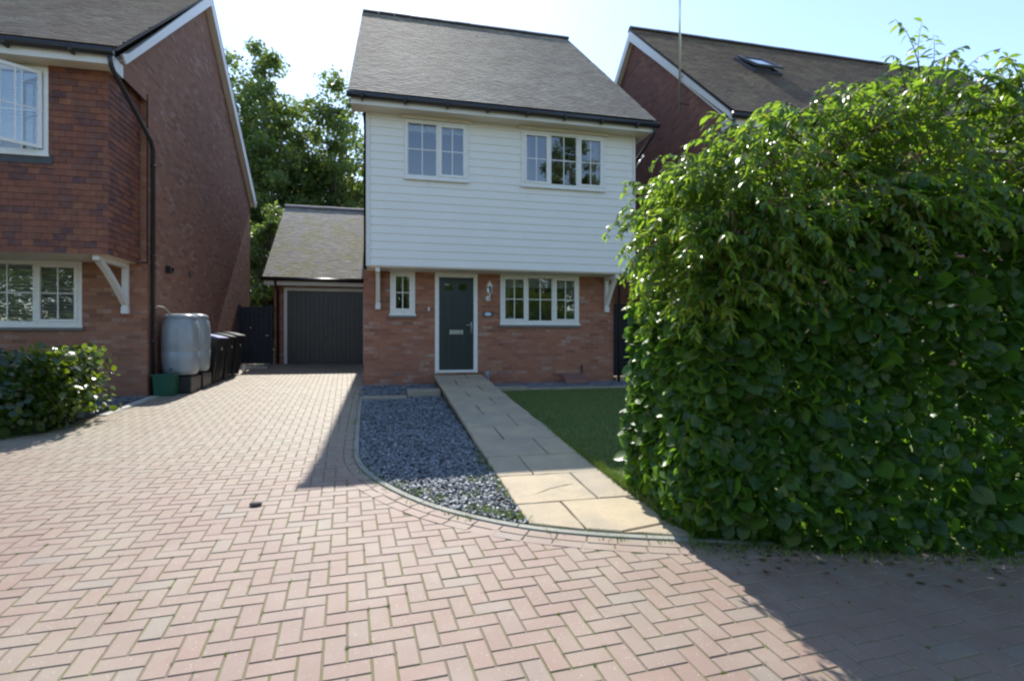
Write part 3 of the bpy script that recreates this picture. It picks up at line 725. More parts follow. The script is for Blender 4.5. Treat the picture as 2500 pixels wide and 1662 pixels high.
# wall lantern
t = thing('wall_lantern', 'white coach lantern on the brick between door and window', 'lantern', (2.21, 11.5, 2.6))
m = M(); m.lathe([(.01, 0), (.035, .005), (.055, .06), (.05, .10), (.012, .13)], (2.19, 11.52, 2.37), 10); m.tube([(2.19, 11.51, 2.45), (2.19, 11.42, 2.42), (2.20, 11.37, 2.47), (2.20, 11.37, 2.53)], .012, 8); obj('wall_bracket', m, MAT['lampw'], t, True)
m = M(); m.lathe([(.02, 0), (.04, .02), (.048, .025)], (2.20, 11.37, 2.52), 6); m.lathe([(.068, 0), (.07, .012), (.03, .075), (.012, .09), (.012, .11), (.003, .13)], (2.20, 11.37, 2.68), 6)
for k in range(6):
    an = math.pi / 3 * k; m.bar((2.20 + .043 * math.cos(an), 11.37 + .043 * math.sin(an), 2.54), (2.20 + .062 * math.cos(an), 11.37 + .062 * math.sin(an), 2.685), .006, .006)
obj('lantern_frame', m, MAT['lampw'], t)
m = M(); m.lathe([(.038, 0), (.056, .135)], (2.20, 11.37, 2.545), 6); obj('lantern_glass', m, MAT['glass'], t)
t = thing('house_number_plaque', 'small dark house number plaque with pale oval face beside the front door', 'plaque', (2.19, 11.55, 2.10))
m = M(); m.box(2.085, 2.30, 11.535, 11.558, 2.045, 2.155, .006); obj('plate', m, MAT['plaque'], t)
m = M(); n_ = 20; m.add([(2.192 + .075 * math.cos(2 * math.pi * i / n_), 11.531, 2.10 + .042 * math.sin(2 * math.pi * i / n_)) for i in range(n_)], [tuple(range(n_))]); obj('face', m, MAT['plaque_face'], t)
t = thing('doorbell', 'tiny white doorbell push left of the front door', 'doorbell', (.93, 11.55, 2.2))
m = M(); m.box(.905, .945, 11.535, 11.558, 2.155, 2.235, .005); obj('bell_case', m, MAT['white'], t)
m = M(); m.lathe([(.012, 0), (.012, .004)], (.925, 11.533, 2.19), 10); obj('push_button', m, MAT['steel'], t)

# ---------------------------------------------------------------- garage
G_ = thing('garage', 'single garage with mossy tiled roof and dark up-and-over door at the end of the drive', 'garage', (-1.7, 17.0, .85))
GY, GXL, GXR = 17.0, -3.11, -.42
m = M(); gd = (-2.84, -.52, .6, 3.09)
wall_y(m, GXL, GXR, .6, 3.30, GY, [gd], .12)
m.quad((GXL, GY, .6), (GXL, GY, 3.28), (GXL, 23.2, 3.28), (GXL, 23.2, .6)); m.quad((GXR, GY, .6), (GXR, 23.2, .6), (GXR, 23.2, 3.28), (GXR, GY, 3.28)); m.quad((GXL, 23.2, .6), (GXL, 23.2, 3.28), (GXR, 23.2, 3.28), (GXR, 23.2, .6))
for x in (GXL, GXR): m.add([(x, GY, 3.285), (x, 23.2, 3.285), (x, 20.15, 6.05)], [(0, 1, 2)])
obj('brick_wall', m, MAT['brick'], G_)
V, F = tiles((-3.33, 16.55, 3.34), (1, 0, 0), (0, 3.66, 2.86), 2.90, math.hypot(3.66, 2.86), .165, .1, .016)
gr = nobj('roof', V, F, MAT['roof_moss'], G_)
m = M(); m.hexa([(-3.32, 16.6, 3.28), (GXR, 16.6, 3.28), (GXR, 20.2, 6.14), (-3.32, 20.2, 6.14), (-3.32, 16.6, 3.33), (GXR, 16.6, 3.33), (GXR, 20.2, 6.19), (-3.32, 20.2, 6.19)])
m.hexa([(-3.32, 20.2, 6.14), (GXR, 20.2, 6.14), (GXR, 23.8, 3.28), (-3.32, 23.8, 3.28), (-3.32, 20.2, 6.19), (GXR, 20.2, 6.19), (GXR, 23.8, 3.33), (-3.32, 23.8, 3.33)])
obj('roof_deck', m, MAT['ridge'], G_)
m = M(); ridge_tiles(m, -3.33, GXR - .01, 20.2, 6.23); obj('ridge_tiles', m, MAT['ridge_pale'], gr)
gutter(G_, [(-3.37, 16.53, 3.28), (-.44, 16.53, 3.27)], r=.055)
m = M(); m.box(-3.31, -.43, 16.60, 16.625, 3.11, 3.275, .004); m.box(-3.31, -.43, 16.626, 16.995, 3.13, 3.15); obj('fascia', m, MAT['soffit'], G_)
m = M(); m.tube([(-3.0, 16.53, 3.22), (-3.0, 16.65, 3.09), (-3.0, 16.94, 2.97), (-3.0, 16.94, .84)], .036, 8); obj('downpipe', m, MAT['black'], G_, True)
m = M(); m.box(-2.84, -2.75, 16.97, 17.06, .82, 3.09, .004); m.box(-.605, -.52, 16.97, 17.06, .82, 3.09, .004); m.box(-2.75, -.605, 16.97, 17.06, 2.99, 3.09, .004); obj('door_frame', m, MAT['white'], G_)
m = M(); nn = 17; a, b = -2.748, -.607; m.quad((a, 17.045, .83), (b, 17.045, .83), (b, 17.045, 2.99), (a, 17.045, 2.99))
for i in range(nn):
    x0 = a + (b - a) * i / nn; m.box(x0 + .004, x0 + (b - a) / nn - .004, 17.034, 17.044, .855, 2.98, .003)
gdoor = obj('garage_door', m, MAT['garage'], G_)
m = M(); m.box(-1.74, -1.64, 17.0, 17.033, 1.58, 1.63, .006); obj('door_handle', m, MAT['black'], gdoor)

# side gates
def plank_gate(x0, x1, y, z0, z1, label, name='side_gate'):
    t = thing(name, label, 'gate', ((x0 + x1) / 2, y, z0)); m = M(); x = x0
    while x < x1 - .02:
        e = min(x + .12, x1); m.box(x + .003, e - .003, y - .012, y + .012, z0 + .05, z1 + random.uniform(-.003, .003), .004); x += .12
    obj('gate_boards', m, MAT['gate'], t)
    m = M(); m.box(x0, x1, y + .0125, y + .05, z1 - .3, z1 - .2); m.box(x0, x1, y + .0125, y + .05, z0 + .25, z0 + .35); m.box(x0 - .08, x0 - .001, y - .04, y + .04, z0, z1 + .05, .006); m.box(x1 + .001, x1 + .08, y - .04, y + .04, z0, z1 + .05, .006)
    obj('gate_frame', m, MAT['gate'], t)
    m = M(); m.box(x1 - .12, x1 - .04, y - .03, y - .0125, (z0 + z1) / 2, (z0 + z1) / 2 + .03, .004); obj('latch', m, MAT['steel'], t)
    return t
plank_gate(-3.97, -3.2, 16.9, .82, 2.5, 'tall blue black boarded side gate between left house and garage')
plank_gate(5.25, 6.9, 12.6, .6, 2.45, 'dark boarded side gate right of the white house')
t = thing('timber_offcut', 'pale sunlit timber offcut on the ground by the right side gate', 'timber', (5.4, 11.9, .6))
m = M(); m.box(5.28, 5.75, 11.8, 11.95, .585, .65, .006); obj('plank', m, MAT['wood'], t)

# ---------------------------------------------------------------- left house
L_ = thing('neighbour_house', 'brick house on the left with red hung tiles and open upstairs window', 'house', (-6.5, 10.75, .5))
LX = -4.05; LY = 10.75; LB = 18.3
lwin = (-7.2, -5.03, 1.78, 2.88); uwin = (-7.0, -4.95, 4.34, 5.66)
m = M(); wall_y(m, -13, LX, .3, 2.9, LY, [lwin], .14)
m.add([(LX, LY, .3), (LX, LB, .3), (LX, LB, 5.9), (LX, 13.9, 9.38), (LX, 9.7, 5.93), (LX, 9.7, 5.72), (LX, LY, 5.72)], [tuple(range(7))])
m.box(-4.149, LX, LY, LY + .05, 2.88, 5.86)
m.quad((-13, LB, .3), (-13, LB, 5.9), (LX, LB, 5.9), (LX, LB, .3)); m.quad((-13, LY, .3), (-13, LB, .3), (-13, LB, 5.9), (-13, LY, 5.9))
obj('brick_wall', m, MAT['brick_dull'], L_)
TY = 9.65; TX = -4.17
m = M(); wall_y(m, -13, TX, 2.87, 5.85, TY, [uwin], .14); m.quad((TX, TY, 2.87), (TX, LY, 2.87), (TX, LY, 5.85), (TX, TY, 5.85))
m.quad((-13, TY, 2.87), (-13, LY, 2.87), (TX, LY, 2.87), (TX, TY, 2.87)); m.box(-12.9, TX - .1, 12.6, 12.7, .6, 5.8)
obj('jetty_lining', m, MAT['soffit'], L_)
Vt, Ft = [], []
for (o_, U, wd_, hole) in (((-9.5, TY - .004, 2.86), (1, 0, 0), TX + 9.5 + .012, uwin),):
    inw = lambda v: hole[2] - 2.86 - .09 < v < hole[3] - 2.86 + .3
    for lo_, hi_ in ((lambda v: (hole[1] + 9.5 - .008) if inw(v) else 0, None), (lambda v: 0, lambda v: (hole[0] + 9.5 + .008) if inw(v) else .01)):
        V, F = tiles(o_, U, (0, 0, 1), wd_, 2.96, .165, .1, .016, umin=lo_, umax=hi_, jit=.005)
        b = len(Vt); Vt += V; Ft += [tuple(b + i for i in f) for f in F]
V, F = tiles((TX + .004, TY - .02, 2.86), (0, 1, 0), (0, 0, 1), LY - TY + .02, 2.96, .165, .1, .016, jit=.005)
b = len(Vt); Vt += V; Ft += [tuple(b + i for i in f) for f in F]
nobj('hung_tiles', Vt, Ft, MAT['hung'], L_)
lez, ley, lry, lrz = 5.93, 9.28, 13.9, 9.62
sl2 = math.hypot(lry - ley, lrz - lez)
V, F = tiles((-10.5, ley, lez), (1, 0, 0), (0, lry - ley, lrz - lez), 6.62, sl2, .165, .1, .016)
lr = nobj('roof', V, F, MAT['roof_left'], L_)
m = M(); m.hexa([(-13.2, ley + .03, lez - .05), (-3.90, ley + .03, lez - .05), (-3.90, lry, lrz - .05), (-13.2, lry, lrz - .05), (-13.2, ley + .03, lez), (-3.90, ley + .03, lez), (-3.90, lry, lrz - .005), (-13.2, lry, lrz - .005)])
m.hexa([(-13.2, lry, lrz - .05), (-3.90, lry, lrz - .05), (-3.90, 18.6, 5.85), (-13.2, 18.6, 5.85), (-13.2, lry, lrz), (-3.90, lry, lrz), (-3.90, 18.6, 5.90), (-13.2, 18.6, 5.90)])
obj('roof_deck', m, MAT['ridge'], L_)
m = M(); ridge_tiles(m, -10.5, -3.9, lry, lrz + .03); obj('ridge_tiles', m, MAT['ridge'], lr)
m = M()   # bargeboards
m.prism([(9.72, lez + .12 - .0), (lry, lrz - .045), (18.55, 5.86), (18.40, 5.66), (lry, lrz - .30), (9.62, 5.83)], 'x', -3.93, -3.902)
m.prism([(9.50, lez + .0), (9.72, lez + .12), (9.62, 5.83)], 'x', -3.929, -3.903)
obj('bargeboard', m, MAT['white'], L_)
m = M(); m.hexa([(LX, 9.6, 5.86), (-3.93, 9.6, 5.86), (-3.93, lry, 9.33), (LX, lry, 9.33), (LX, 9.6, 5.9), (-3.93, 9.6, 5.9), (-3.93, lry, 9.4), (LX, lry, 9.4)])
m.hexa([(LX, lry, 9.33), (-3.93, lry, 9.33), (-3.93, 18.4, 5.70), (LX, 18.4, 5.70), (LX, lry, 9.4), (-3.93, lry, 9.4), (-3.93, 18.4, 5.76), (LX, 18.4, 5.76)]); obj('verge_soffit', m, MAT['soffit'], L_)
m = M(); m.box(-13, -4.0, 9.33, 9.355, 5.68, 5.87, .004); m.box(-4.025, -4.0, 9.356, 9.75, 5.66, 5.86, .003); obj('fascia', m, MAT['white'], L_)
m = M(); m.box(-13, -4.026, 9.356, 9.64, 5.70, 5.72); m.box(-4.16, -4.026, 9.64, 9.76, 5.70, 5.72); obj('soffit', m, MAT['soffit'], L_)
gutter(L_, [(-10.5, 9.27, 5.86), (-3.94, 9.27, 5.84)], brackets=8)
m = M(); m.tube([(-3.99, 9.27, 5.80), (-3.985, 9.32, 5.66), (-3.985, 9.4, 5.6), (-3.99, 10.75, 5.05), (-3.99, 10.86, 4.9), (-3.99, 10.86, .52)], .036, 8)
for z in (4.6, 3.0, 1.5): m.lathe([(.044, 0), (.044, .05)], (-3.99, 10.86, z), 10)
obj('downpipe', m, MAT['black'], L_, True)
LW = window(L_, *lwin, LY, [(1, 1), (1.3, 0), (1, 1)], fr=.06, label='ground floor window with venetian blinds')
UW = window(L_, *uwin, TY - .01, [(1.2, 1), (1.05, 0), (1.0, 0)], fr=.06, label='upstairs window with an open casement and venetian blinds', sill=False)
def venetian(par, x0, x1, y, z0, z1, pitch=.055):
    m = M(); z = z0
    while z < z1:
        m.hexa([(x0, y - .018, z), (x1, y - .018, z), (x1, y + .018, z + .022), (x0, y + .018, z + .022), (x0, y - .018, z + .003), (x1, y - .018, z + .003), (x1, y + .018, z + .025), (x0, y + .018, z + .025)]); z += pitch
    return obj('venetian_blind', m, MAT['blind'], par)
venetian(LW, -7.1, -5.1, LY + .11, 1.86, 2.82); venetian(UW, -6.9, -5.02, TY + .11, 4.42, 5.6)
# the casement stands open, hinged at the right jamb's side and swung out
m = M(); P0 = Vector((-5.02, TY - .05, 0)); dv = Vector((-.80, -.60, 0)).normalized(); wdt = .60; zb, zt = 4.42, 5.58
Pe = P0 + dv * wdt
def vb(m, p, q, z0, z1, t=.03):
    n = Vector((-(q - p).y, (q - p).x, 0)).normalized() * t / 2
    m.hexa([(p - n).to_3d()[:2] + (z0,), (q - n).to_3d()[:2] + (z0,), (q + n).to_3d()[:2] + (z0,), (p + n).to_3d()[:2] + (z0,), (p - n).to_3d()[:2] + (z1,), (q - n).to_3d()[:2] + (z1,), (q + n).to_3d()[:2] + (z1,), (p + n).to_3d()[:2] + (z1,)])
vb(m, P0, P0 + dv * .05, zb, zt); vb(m, Pe - dv * .05, Pe, zb, zt); vb(m, P0 + dv * .05, Pe - dv * .05, zb, zb + .05); vb(m, P0 + dv * .05, Pe - dv * .05, zt - .05, zt)
vb(m, P0 + dv * .29, P0 + dv * .31, zb + .05, zt - .05, .012); vb(m, P0 + dv * .05, Pe - dv * .05, (zb + zt) / 2 - .009, (zb + zt) / 2 + .009, .010)
oc = obj('open_casement', m, MAT['upvc'], UW)
m = M(); a_, b_ = P0 + dv * .05, Pe - dv * .05; m.quad((a_.x, a_.y, zb + .05), (b_.x, b_.y, zb + .05), (b_.x, b_.y, zt - .05), (a_.x, a_.y, zt - .05)); obj('casement_pane', m, MAT['glass'], UW)
bracket(L_, -4.36, LY, TY + .05, 2.87, 2.04, .09)
m = M(); m.box(-5.4, -4.9, TY - .03, TY + .01, 4.20, 4.34); m.box(-7.1, -5.4, TY - .03, TY + .01, 4.20, 4.34); obj('flashing', m, MAT['flash'], L_)
m = M(); m.box(-3.95, -3.92, 11.62, 11.68, 2.86, 2.92); m.box(LX, -3.95, 11.58, 11.72, 2.82, 2.95, .01); obj('floodlight', m, MAT['black'], L_)
m = M(); m.box(LX, LX + .02, 12.85, 12.97, 2.88, 3.02, .004); obj('vent', m, MAT['ridge'], L_)

# ---------------------------------------------------------------- right house
Rg = thing('neighbour_house', 'brick house on the right behind the hedge, with open roof window and brown tiled roof', 'house', (9, 10.1, .5))
RX = 7.02
m = M(); m.quad((RX, 10.1, .3), (RX, 10.1, 6.2), (RX, 18.7, 6.2), (RX, 18.7, .3)); m.add([(RX, 10.1, 6.2), (RX, 18.7, 6.2), (RX, 14.4, 10.15)], [(0, 2, 1)])
m.quad((RX, 10.1, .3), (19, 10.1, .3), (19, 10.1, 6.2), (RX, 10.1, 6.2)); m.quad((19, 10.1, .3), (19, 18.7, .3), (19, 18.7, 6.2), (19, 10.1, 6.2)); m.quad((19, 18.7, .3), (RX, 18.7, .3), (RX, 18.7, 6.2), (19, 18.7, 6.2))
m.add([(19, 10.1, 6.2), (19, 18.7, 6.2), (19, 14.4, 10.15)], [(0, 1, 2)])
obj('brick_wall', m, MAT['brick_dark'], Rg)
rl = math.hypot(4.75, 4.3)
V, F = tiles((6.88, 9.65, 6.18), (1, 0, 0), (0, 4.75, 4.3), 12.2, rl, .165, .1, .016)
rr = nobj('roof', V, F, MAT['roof_brown'], Rg)
m = M(); m.hexa([(6.89, 9.7, 6.12), (19.1, 9.7, 6.12), (19.1, 14.4, 10.42), (6.89, 14.4, 10.42), (6.89, 9.7, 6.17), (19.1, 9.7, 6.17), (19.1, 14.4, 10.47), (6.89, 14.4, 10.47)])
m.hexa([(6.89, 14.4, 10.42), (19.1, 14.4, 10.42), (19.1, 19.1, 6.12), (6.89, 19.1, 6.12), (6.89, 14.4, 10.47), (19.1, 14.4, 10.47), (19.1, 19.1, 6.17), (6.89, 19.1, 6.17)])
obj('roof_deck', m, MAT['ridge'], Rg)
m = M(); ridge_tiles(m, 6.88, 19.1, 14.4, 10.52); obj('ridge_tiles', m, MAT['ridge'], rr)
m = M(); m.prism([(9.78, 6.22), (14.4, 10.41), (19.0, 6.2), (18.85, 6.05), (14.4, 10.12), (9.66, 6.0)], 'x', 6.87, 6.90); obj('bargeboard', m, MAT['white'], Rg)
m = M(); m.hexa([(6.90, 9.9, 6.1), (RX, 9.9, 6.1), (RX, 14.4, 10.15), (6.90, 14.4, 10.15), (6.90, 9.9, 6.14), (RX, 9.9, 6.14), (RX, 14.4, 10.2), (6.90, 14.4, 10.2)])
m.hexa([(6.90, 14.4, 10.15), (RX, 14.4, 10.15), (RX, 18.9, 6.1), (6.90, 18.9, 6.1), (6.90, 14.4, 10.2), (RX, 14.4, 10.2), (RX, 18.9, 6.14), (6.90, 18.9, 6.14)]); obj('verge_soffit', m, MAT['soffit'], Rg)
m = M(); m.box(6.91, 19, 9.72, 9.745, 5.92, 6.12, .004); m.box(6.91, 6.935, 9.746, 10.1, 5.92, 6.12); m.box(6.936, 19, 9.746, 10.1, 5.94, 5.96); obj('fascia', m, MAT['soffit'], Rg)
gutter(Rg, [(6.86, 9.65, 6.1), (18.9, 9.65, 6.08)], brackets=9)
m = M(); m.tube([(6.90, 9.65, 6.05), (6.95, 9.75, 5.9), (6.97, 10.15, 5.6), (6.97, 10.2, 5.4), (6.97, 10.2, .6)], .036, 8); obj('downpipe', m, MAT['black'], Rg, True)
# open roof window
def onroof(x, v, n=0):
    d = Vector((0, 4.75, 4.3)).normalized(); nn = Vector((0, -d.z, d.y)); return Vector((x, 9.65, 6.18)) + d * v + nn * n
def rbox(m, x0, x1, v0, v1, n0, n1): m.hexa([onroof(x0, v0, n0), onroof(x1, v0, n0), onroof(x1, v1, n0), onroof(x0, v1, n0), onroof(x0, v0, n1), onroof(x1, v0, n1), onroof(x1, v1, n1), onroof(x0, v1, n1)])
sx0, sx1, sv0, sv1 = 9.15, 10.0, 3.2, 4.3
m = M(); rbox(m, sx0, sx1, sv0, sv0 + .08, .01, .08); rbox(m, sx0, sx1, sv1 - .08, sv1, .01, .08); rbox(m, sx0, sx0 + .08, sv0 + .08, sv1 - .08, .01, .08); rbox(m, sx1 - .08, sx1, sv0 + .08, sv1 - .08, .01, .08); rbox(m, sx0 + .08, sx1 - .08, sv0 + .08, sv1 - .08, .005, .03)
rw = obj('roof_window', m, MAT['flash'], Rg)
m = M(); hv = sv1 - .05; c1 = onroof(sx0 + .03, hv, .09); c2 = onroof(sx1 - .03, hv, .09); dd = Vector((0, -math.cos(R(38)), -math.sin(R(38)))) * 1.02; up = Vector((0, -math.sin(R(38)), math.cos(R(38)))) * .05
ex = Vector((.07, 0, 0)); d1 = dd * .07
for A_, B_, C_, D_ in ((c1, c1 + ex, c1 + ex + dd, c1 + dd), (c2 - ex, c2, c2 + dd, c2 - ex + dd), (c1 + ex, c2 - ex, c2 - ex + d1, c1 + ex + d1), (c1 + ex + dd - d1, c2 - ex + dd - d1, c2 - ex + dd, c1 + ex + dd)): m.hexa([A_, B_, C_, D_, A_ + up, B_ + up, C_ + up, D_ + up])
osash = obj('open_sash', m, MAT['flash'], rw)
m = M(); q = up * .5; m.quad(c1 + ex + d1 + q, c2 - ex + d1 + q, c2 - ex + dd - d1 + q, c1 + ex + dd - d1 + q)
obj('pane', m, plain('roof_window_glass', (.14, .18, .22), .12, .05, 3, spec=1.0), rw)
# aerial mast
t = thing('aerial_mast', 'tall thin aerial pole fixed to the gable of the right house', 'aerial', (6.8, 11.55, 7.0))
m = M(); m.tube([(6.80, 11.55, 6.95), (6.80, 11.55, 13.0)], .026, 8); obj('mast', m, MAT['steel'], t, True)
for z in (7.1, 7.75):
    m = M(); m.box(6.79, 7.02, 11.53, 11.57, z, z + .03); obj('wall_clamp', m, MAT['steel'], t)

# ---------------------------------------------------------------- things by the left house
def barrel(loc, label):
    t = thing('water_butt', label, 'water butt', loc, 'grey water butts by the left house wall'); x, y, z = loc
    m = M(); m.box(x - .26, x + .26, y - .28, y + .28, z, z + .30, .01); obj('stand', m, MAT['bin'], t)
    m = M(); m.lathe([(.22, .32), (.262, .34), (.285, .42), (.297, .60), (.30, .75), (.295, .76), (.30, .77), (.302, .95), (.297, 1.15), (.285, 1.28), (.255, 1.36), (.245, 1.38)], loc, 64, 2.6)
    m.v = [(x + (p[0] - x) * q, y + (p[1] - y) * q, p[2]) for p in m.v for q in (1 + (.012 * math.cos(10 * math.atan2(p[1] - y, p[0] - x)) if z + .45 < p[2] < z + 1.25 else 0),)]; obj('barrel', m, MAT['butt'], t, True)
    m = M(); m.lathe([(.262, 1.375), (.268, 1.39), (.262, 1.42), (.22, 1.445), (.12, 1.46), (.01, 1.465)], loc, 40, 2.6); obj('lid', m, MAT['butt'], t, True)
    m = M(); m.tube([(x - .05, y - .295, z + .44), (x - .05, y - .36, z + .44), (x - .05, y - .37, z + .41)], .012, 8); obj('tap', m, MAT['black'], t, True)
    return t
b1 = barrel((-3.70, 11.33, gz(11.33)), 'grey plastic water butt nearer the drainpipe, front one of the pair')
b2 = copy_tree(b1, (-3.68, 11.97, gz(11.97)), 'grey plastic water butt behind the first, next to the wheelie bins', sc=(.95, .95, 1.0))
t = thing('filler_hose', 'short grey hose curving from the drainpipe to the front water butt', 'hose', (-3.95, 10.95, 2))
m = M(); m.tube([(-3.97, 10.86, 2.10), (-3.93, 10.90, 2.14), (-3.86, 10.98, 2.12), (-3.80, 11.08, 2.02), (-3.78, 11.14, 1.93)], .016, 8); obj('hose', m, MAT['hose'], t, True)
t = thing('recycling_box', 'small green plastic box standing under the front water butt', 'box', (-3.72, 10.95, gz(10.95)))
def tub(m, x, y, z, w, d, h, tp=.88, th=.012):
    a = [(-w / 2, -d / 2), (w / 2, -d / 2), (w / 2, d / 2), (-w / 2, d / 2)]
    V = [(x + p * tp, y + q * tp, z) for p, q in a] + [(x + p, y + q, z + h) for p, q in a] + [(x + p * (1 - 2 * th / w), y + q * (1 - 2 * th / d), z + h) for p, q in a] + [(x + p * tp * (1 - 2 * th / w), y + q * tp * (1 - 2 * th / d), z + .02) for p, q in a]
    F = [(3, 2, 1, 0), (12, 13, 14, 15)]
    for i in range(4):
        j = (i + 1) % 4; F += [(i, j, 4 + j, 4 + i), (4 + i, 4 + j, 8 + j, 8 + i), (8 + i, 8 + j, 12 + j, 12 + i)]
    m.add(V, F)
m = M(); tub(m, -3.80, 10.90, gz(10.93), .34, .28, .38); obj('tub', m, MAT['green'], t)
m = M(); zr = gz(10.93) + .36
m.box(-3.985, -3.615, 10.745, 10.757, zr - .01, zr + .026, .002); m.box(-3.985, -3.615, 11.043, 11.055, zr - .01, zr + .026, .002); m.box(-3.985, -3.973, 10.758, 11.042, zr - .01, zr + .026, .002); m.box(-3.627, -3.615, 10.758, 11.042, zr - .01, zr + .026, .002); obj('rim', m, MAT['green'], t)

def wheelie(loc, label, lidmat, rz=0):
    t = thing('wheelie_bin', label, 'bin', (0, 0, 0), 'wheelie bins along the left house wall')
    # front of the bin faces +x
    m = M(); w0, w1 = .23, .285; f0, f1, bk = .22, .33, -.28
    V = [(bk, -w0, .10), (f0, -w0, .03), (f0, w0, .03), (bk, w0, .10), (bk - .04, -w1, .96), (f1, -w1, .93), (f1, w1, .93), (bk - .04, w1, .96)]
    m.hexa([V[0], V[1], V[2], V[3], V[4], V[5], V[6], V[7]])
    m.box(f1 - .01, f1 + .02, -w1 - .015, w1 + .015, .88, .935, .006); m.box(bk - .04, f1 - .011, -w1 - .018, -w1 + .0, .90, .96, .004); m.box(bk - .04, f1 - .011, w1, w1 + .018, .90, .96, .004)
    for yy in (-.12, 0, .12): m.hexa([(f0 + .012, yy - .012, .06), (f0 + .03, yy - .012, .06), (f0 + .03, yy + .012, .06), (f0 + .012, yy + .012, .06), (f1 - .025, yy - .012, .75), (f1 - .005, yy - .012, .75), (f1 - .005, yy + .012, .75), (f1 - .025, yy + .012, .75)])
    obj('body', m, MAT['bin'], t)
    m = M(); n = 9; pts = []
    for i in range(n):
        s = i / (n - 1); x = bk - .05 + (f1 + .08 - bk) * s; z = .965 + .085 * math.sin(math.pi * min(1, s * .75 + .18)) - .03 * s; pts.append((x, z))
    poly = pts + [(f1 + .035, .935), (bk - .05, .962)]
    for k in (0,):
        m.prism(poly, 'y', -w1 - .02, w1 + .02)
    obj('lid', m, lidmat, t)
    m = M(); m.tube([(bk - .08, -.2, .97), (bk - .08, .2, .97)], .016, 8); m.tube([(bk - .02, -.2, .95), (bk - .08, -.2, .97)], .014, 8); m.tube([(bk - .02, .2, .95), (bk - .08, .2, .97)], .014, 8); obj('handle', m, MAT['bin'], t, True)
    for sd in (-1, 1):
        m = M(); m.tube([(bk + .02, sd * .235, .10), (bk + .02, sd * .285, .10)], .10, 20); obj('wheel', m, MAT['black'], t)
    m = M(); m.lathe([(.035, 0), (.035, .004)], (0, 0, 0), 14); m.v = [(f1 - .01 + v[2], v[0], v[1] + .72) for v in m.v]; obj('sticker', m, MAT['plaque_face'], t)
    t.location = loc; t.rotation_euler = (0, 0, rz)
    return t
w1_ = wheelie((-3.68, 12.72, gz(12.72)), 'black wheelie bin with a blue lid, first past the water butts', MAT['blue'], R(-4))
w2_ = wheelie((-3.66, 13.38, gz(13.38)), 'black wheelie bin with a grey lid, middle one of the three', MAT['lid'], R(3))
w3_ = copy_tree(w2_, (-3.63, 14.03, gz(14.03)), 'black wheelie bin with a grey lid, nearest the side gate', rz=R(-2))
t = thing('concrete_slab', 'pale concrete slab lying flat on the ground before the side gate', 'slab', (-3.3, 15.2, .76))
m = M(); m.box(-3.62, -2.98, 15.35, 15.72, .775, .84, .01); obj('slab', m, MAT['pale'], t)
t = thing('milk_bottle', 'small white bottle on the ground past the last wheelie bin', 'bottle', (-3.35, 14.55, .73))
m = M(); m.lathe([(.03, 0), (.05, .01), (.05, .13), (.04, .17), (.02, .19), (.02, .215), (.003, .22)], (-3.36, 14.6, .73), 12); obj('bottle_body', m, MAT['white'], t, True)
m = M(); m.lathe([(.023, 0), (.023, .02), (.003, .023)], (-3.36, 14.6, .945), 10); obj('cap', m, MAT['cap'], t, True)
for (x, y, s, lab) in ((-.98, 4.62, .035, 'small dark pebble lying on the paving short of the house shadow'), (-3.02, 4.1, .03, 'small pale pebble on the paving at far left')):
    m = M(); m.lathe([(.01, 0), (s * .9, s * .15), (s, s * .45), (s * .7, s * .8), (.004, s * .9)], (x, y, gz(y)), 9, 2.4)
    m.v = [(x + (v[0] - x) * 1.4, v[1], v[2]) for v in m.v]
    tag(obj('pebble', m, MAT['ridge'] if x > -2 else MAT['pale'], None, True), lab, 'pebble')

# ---------------------------------------------------------------- foliage
T_round = (np.array([(0, 0, 0), (.22, .40, .05), (.62, .44, .04), (1, 0, -.10), (.62, -.44, .04), (.22, -.40, .05), (.3, 0, -.03), (.66, 0, -.05)]), [(0, 6, 1), (1, 6, 7, 2), (2, 7, 3), (0, 5, 6), (5, 4, 7, 6), (4, 3, 7)])
def round_leaf():
    half = [(.0, .0), (.06, .20), (.22, .36), (.42, .43), (.62, .40), (.80, .26), (.93, .09)]
    P = [(0, 0, 0)]; mid = []
    for a, w in half[1:]: P.append((a, w, .10 * w + .03 - .12 * a * a)); 
    P.append((1, 0, -.14))
    for a, w in reversed(half[1:]): P.append((a, -w, .10 * w + .03 - .12 * a * a))
    n = len(half) - 1
    for a, w in half[1:]: mid.append(len(P)); P.append((a, 0, -.02 - .12 * a * a))
    F = [(0, mid[0], 1), (0, len(half) * 2 - 1, mid[0])]
    L = lambda i: i + 1
    Rr = lambda i: 2 * n + 1 - i
    for i in range(n - 1): F += [(L(i), mid[i], mid[i + 1], L(i + 1)), (Rr(i), Rr(i + 1), mid[i + 1], mid[i])]
    F += [(L(n - 1), mid[n - 1], n + 1), (Rr(n - 1), n + 1, mid[n - 1])]
    F[1] = (0, Rr(0), mid[0])
    return np.array(P), F
T_round = round_leaf()
T_long = (np.array([(0, 0, 0), (.25, .17, .05), (.6, .17, .0), (1, 0, -.22), (.6, -.17, .0), (.25, -.17, .05), (.27, 0, 0), (.62, 0, -.06)]), [(0, 6, 1), (1, 6, 7, 2), (2, 7, 3), (0, 5, 6), (5, 4, 7, 6), (4, 3, 7)])
T_quad = (np.array([(0, 0, 0), (.5, .36, .08), (1, 0, -.05), (.5, -.36, .08)]), [(0, 3, 2, 1)])
def unit(a): return a / np.maximum(np.linalg.norm(a, axis=1, keepdims=True), 1e-6)
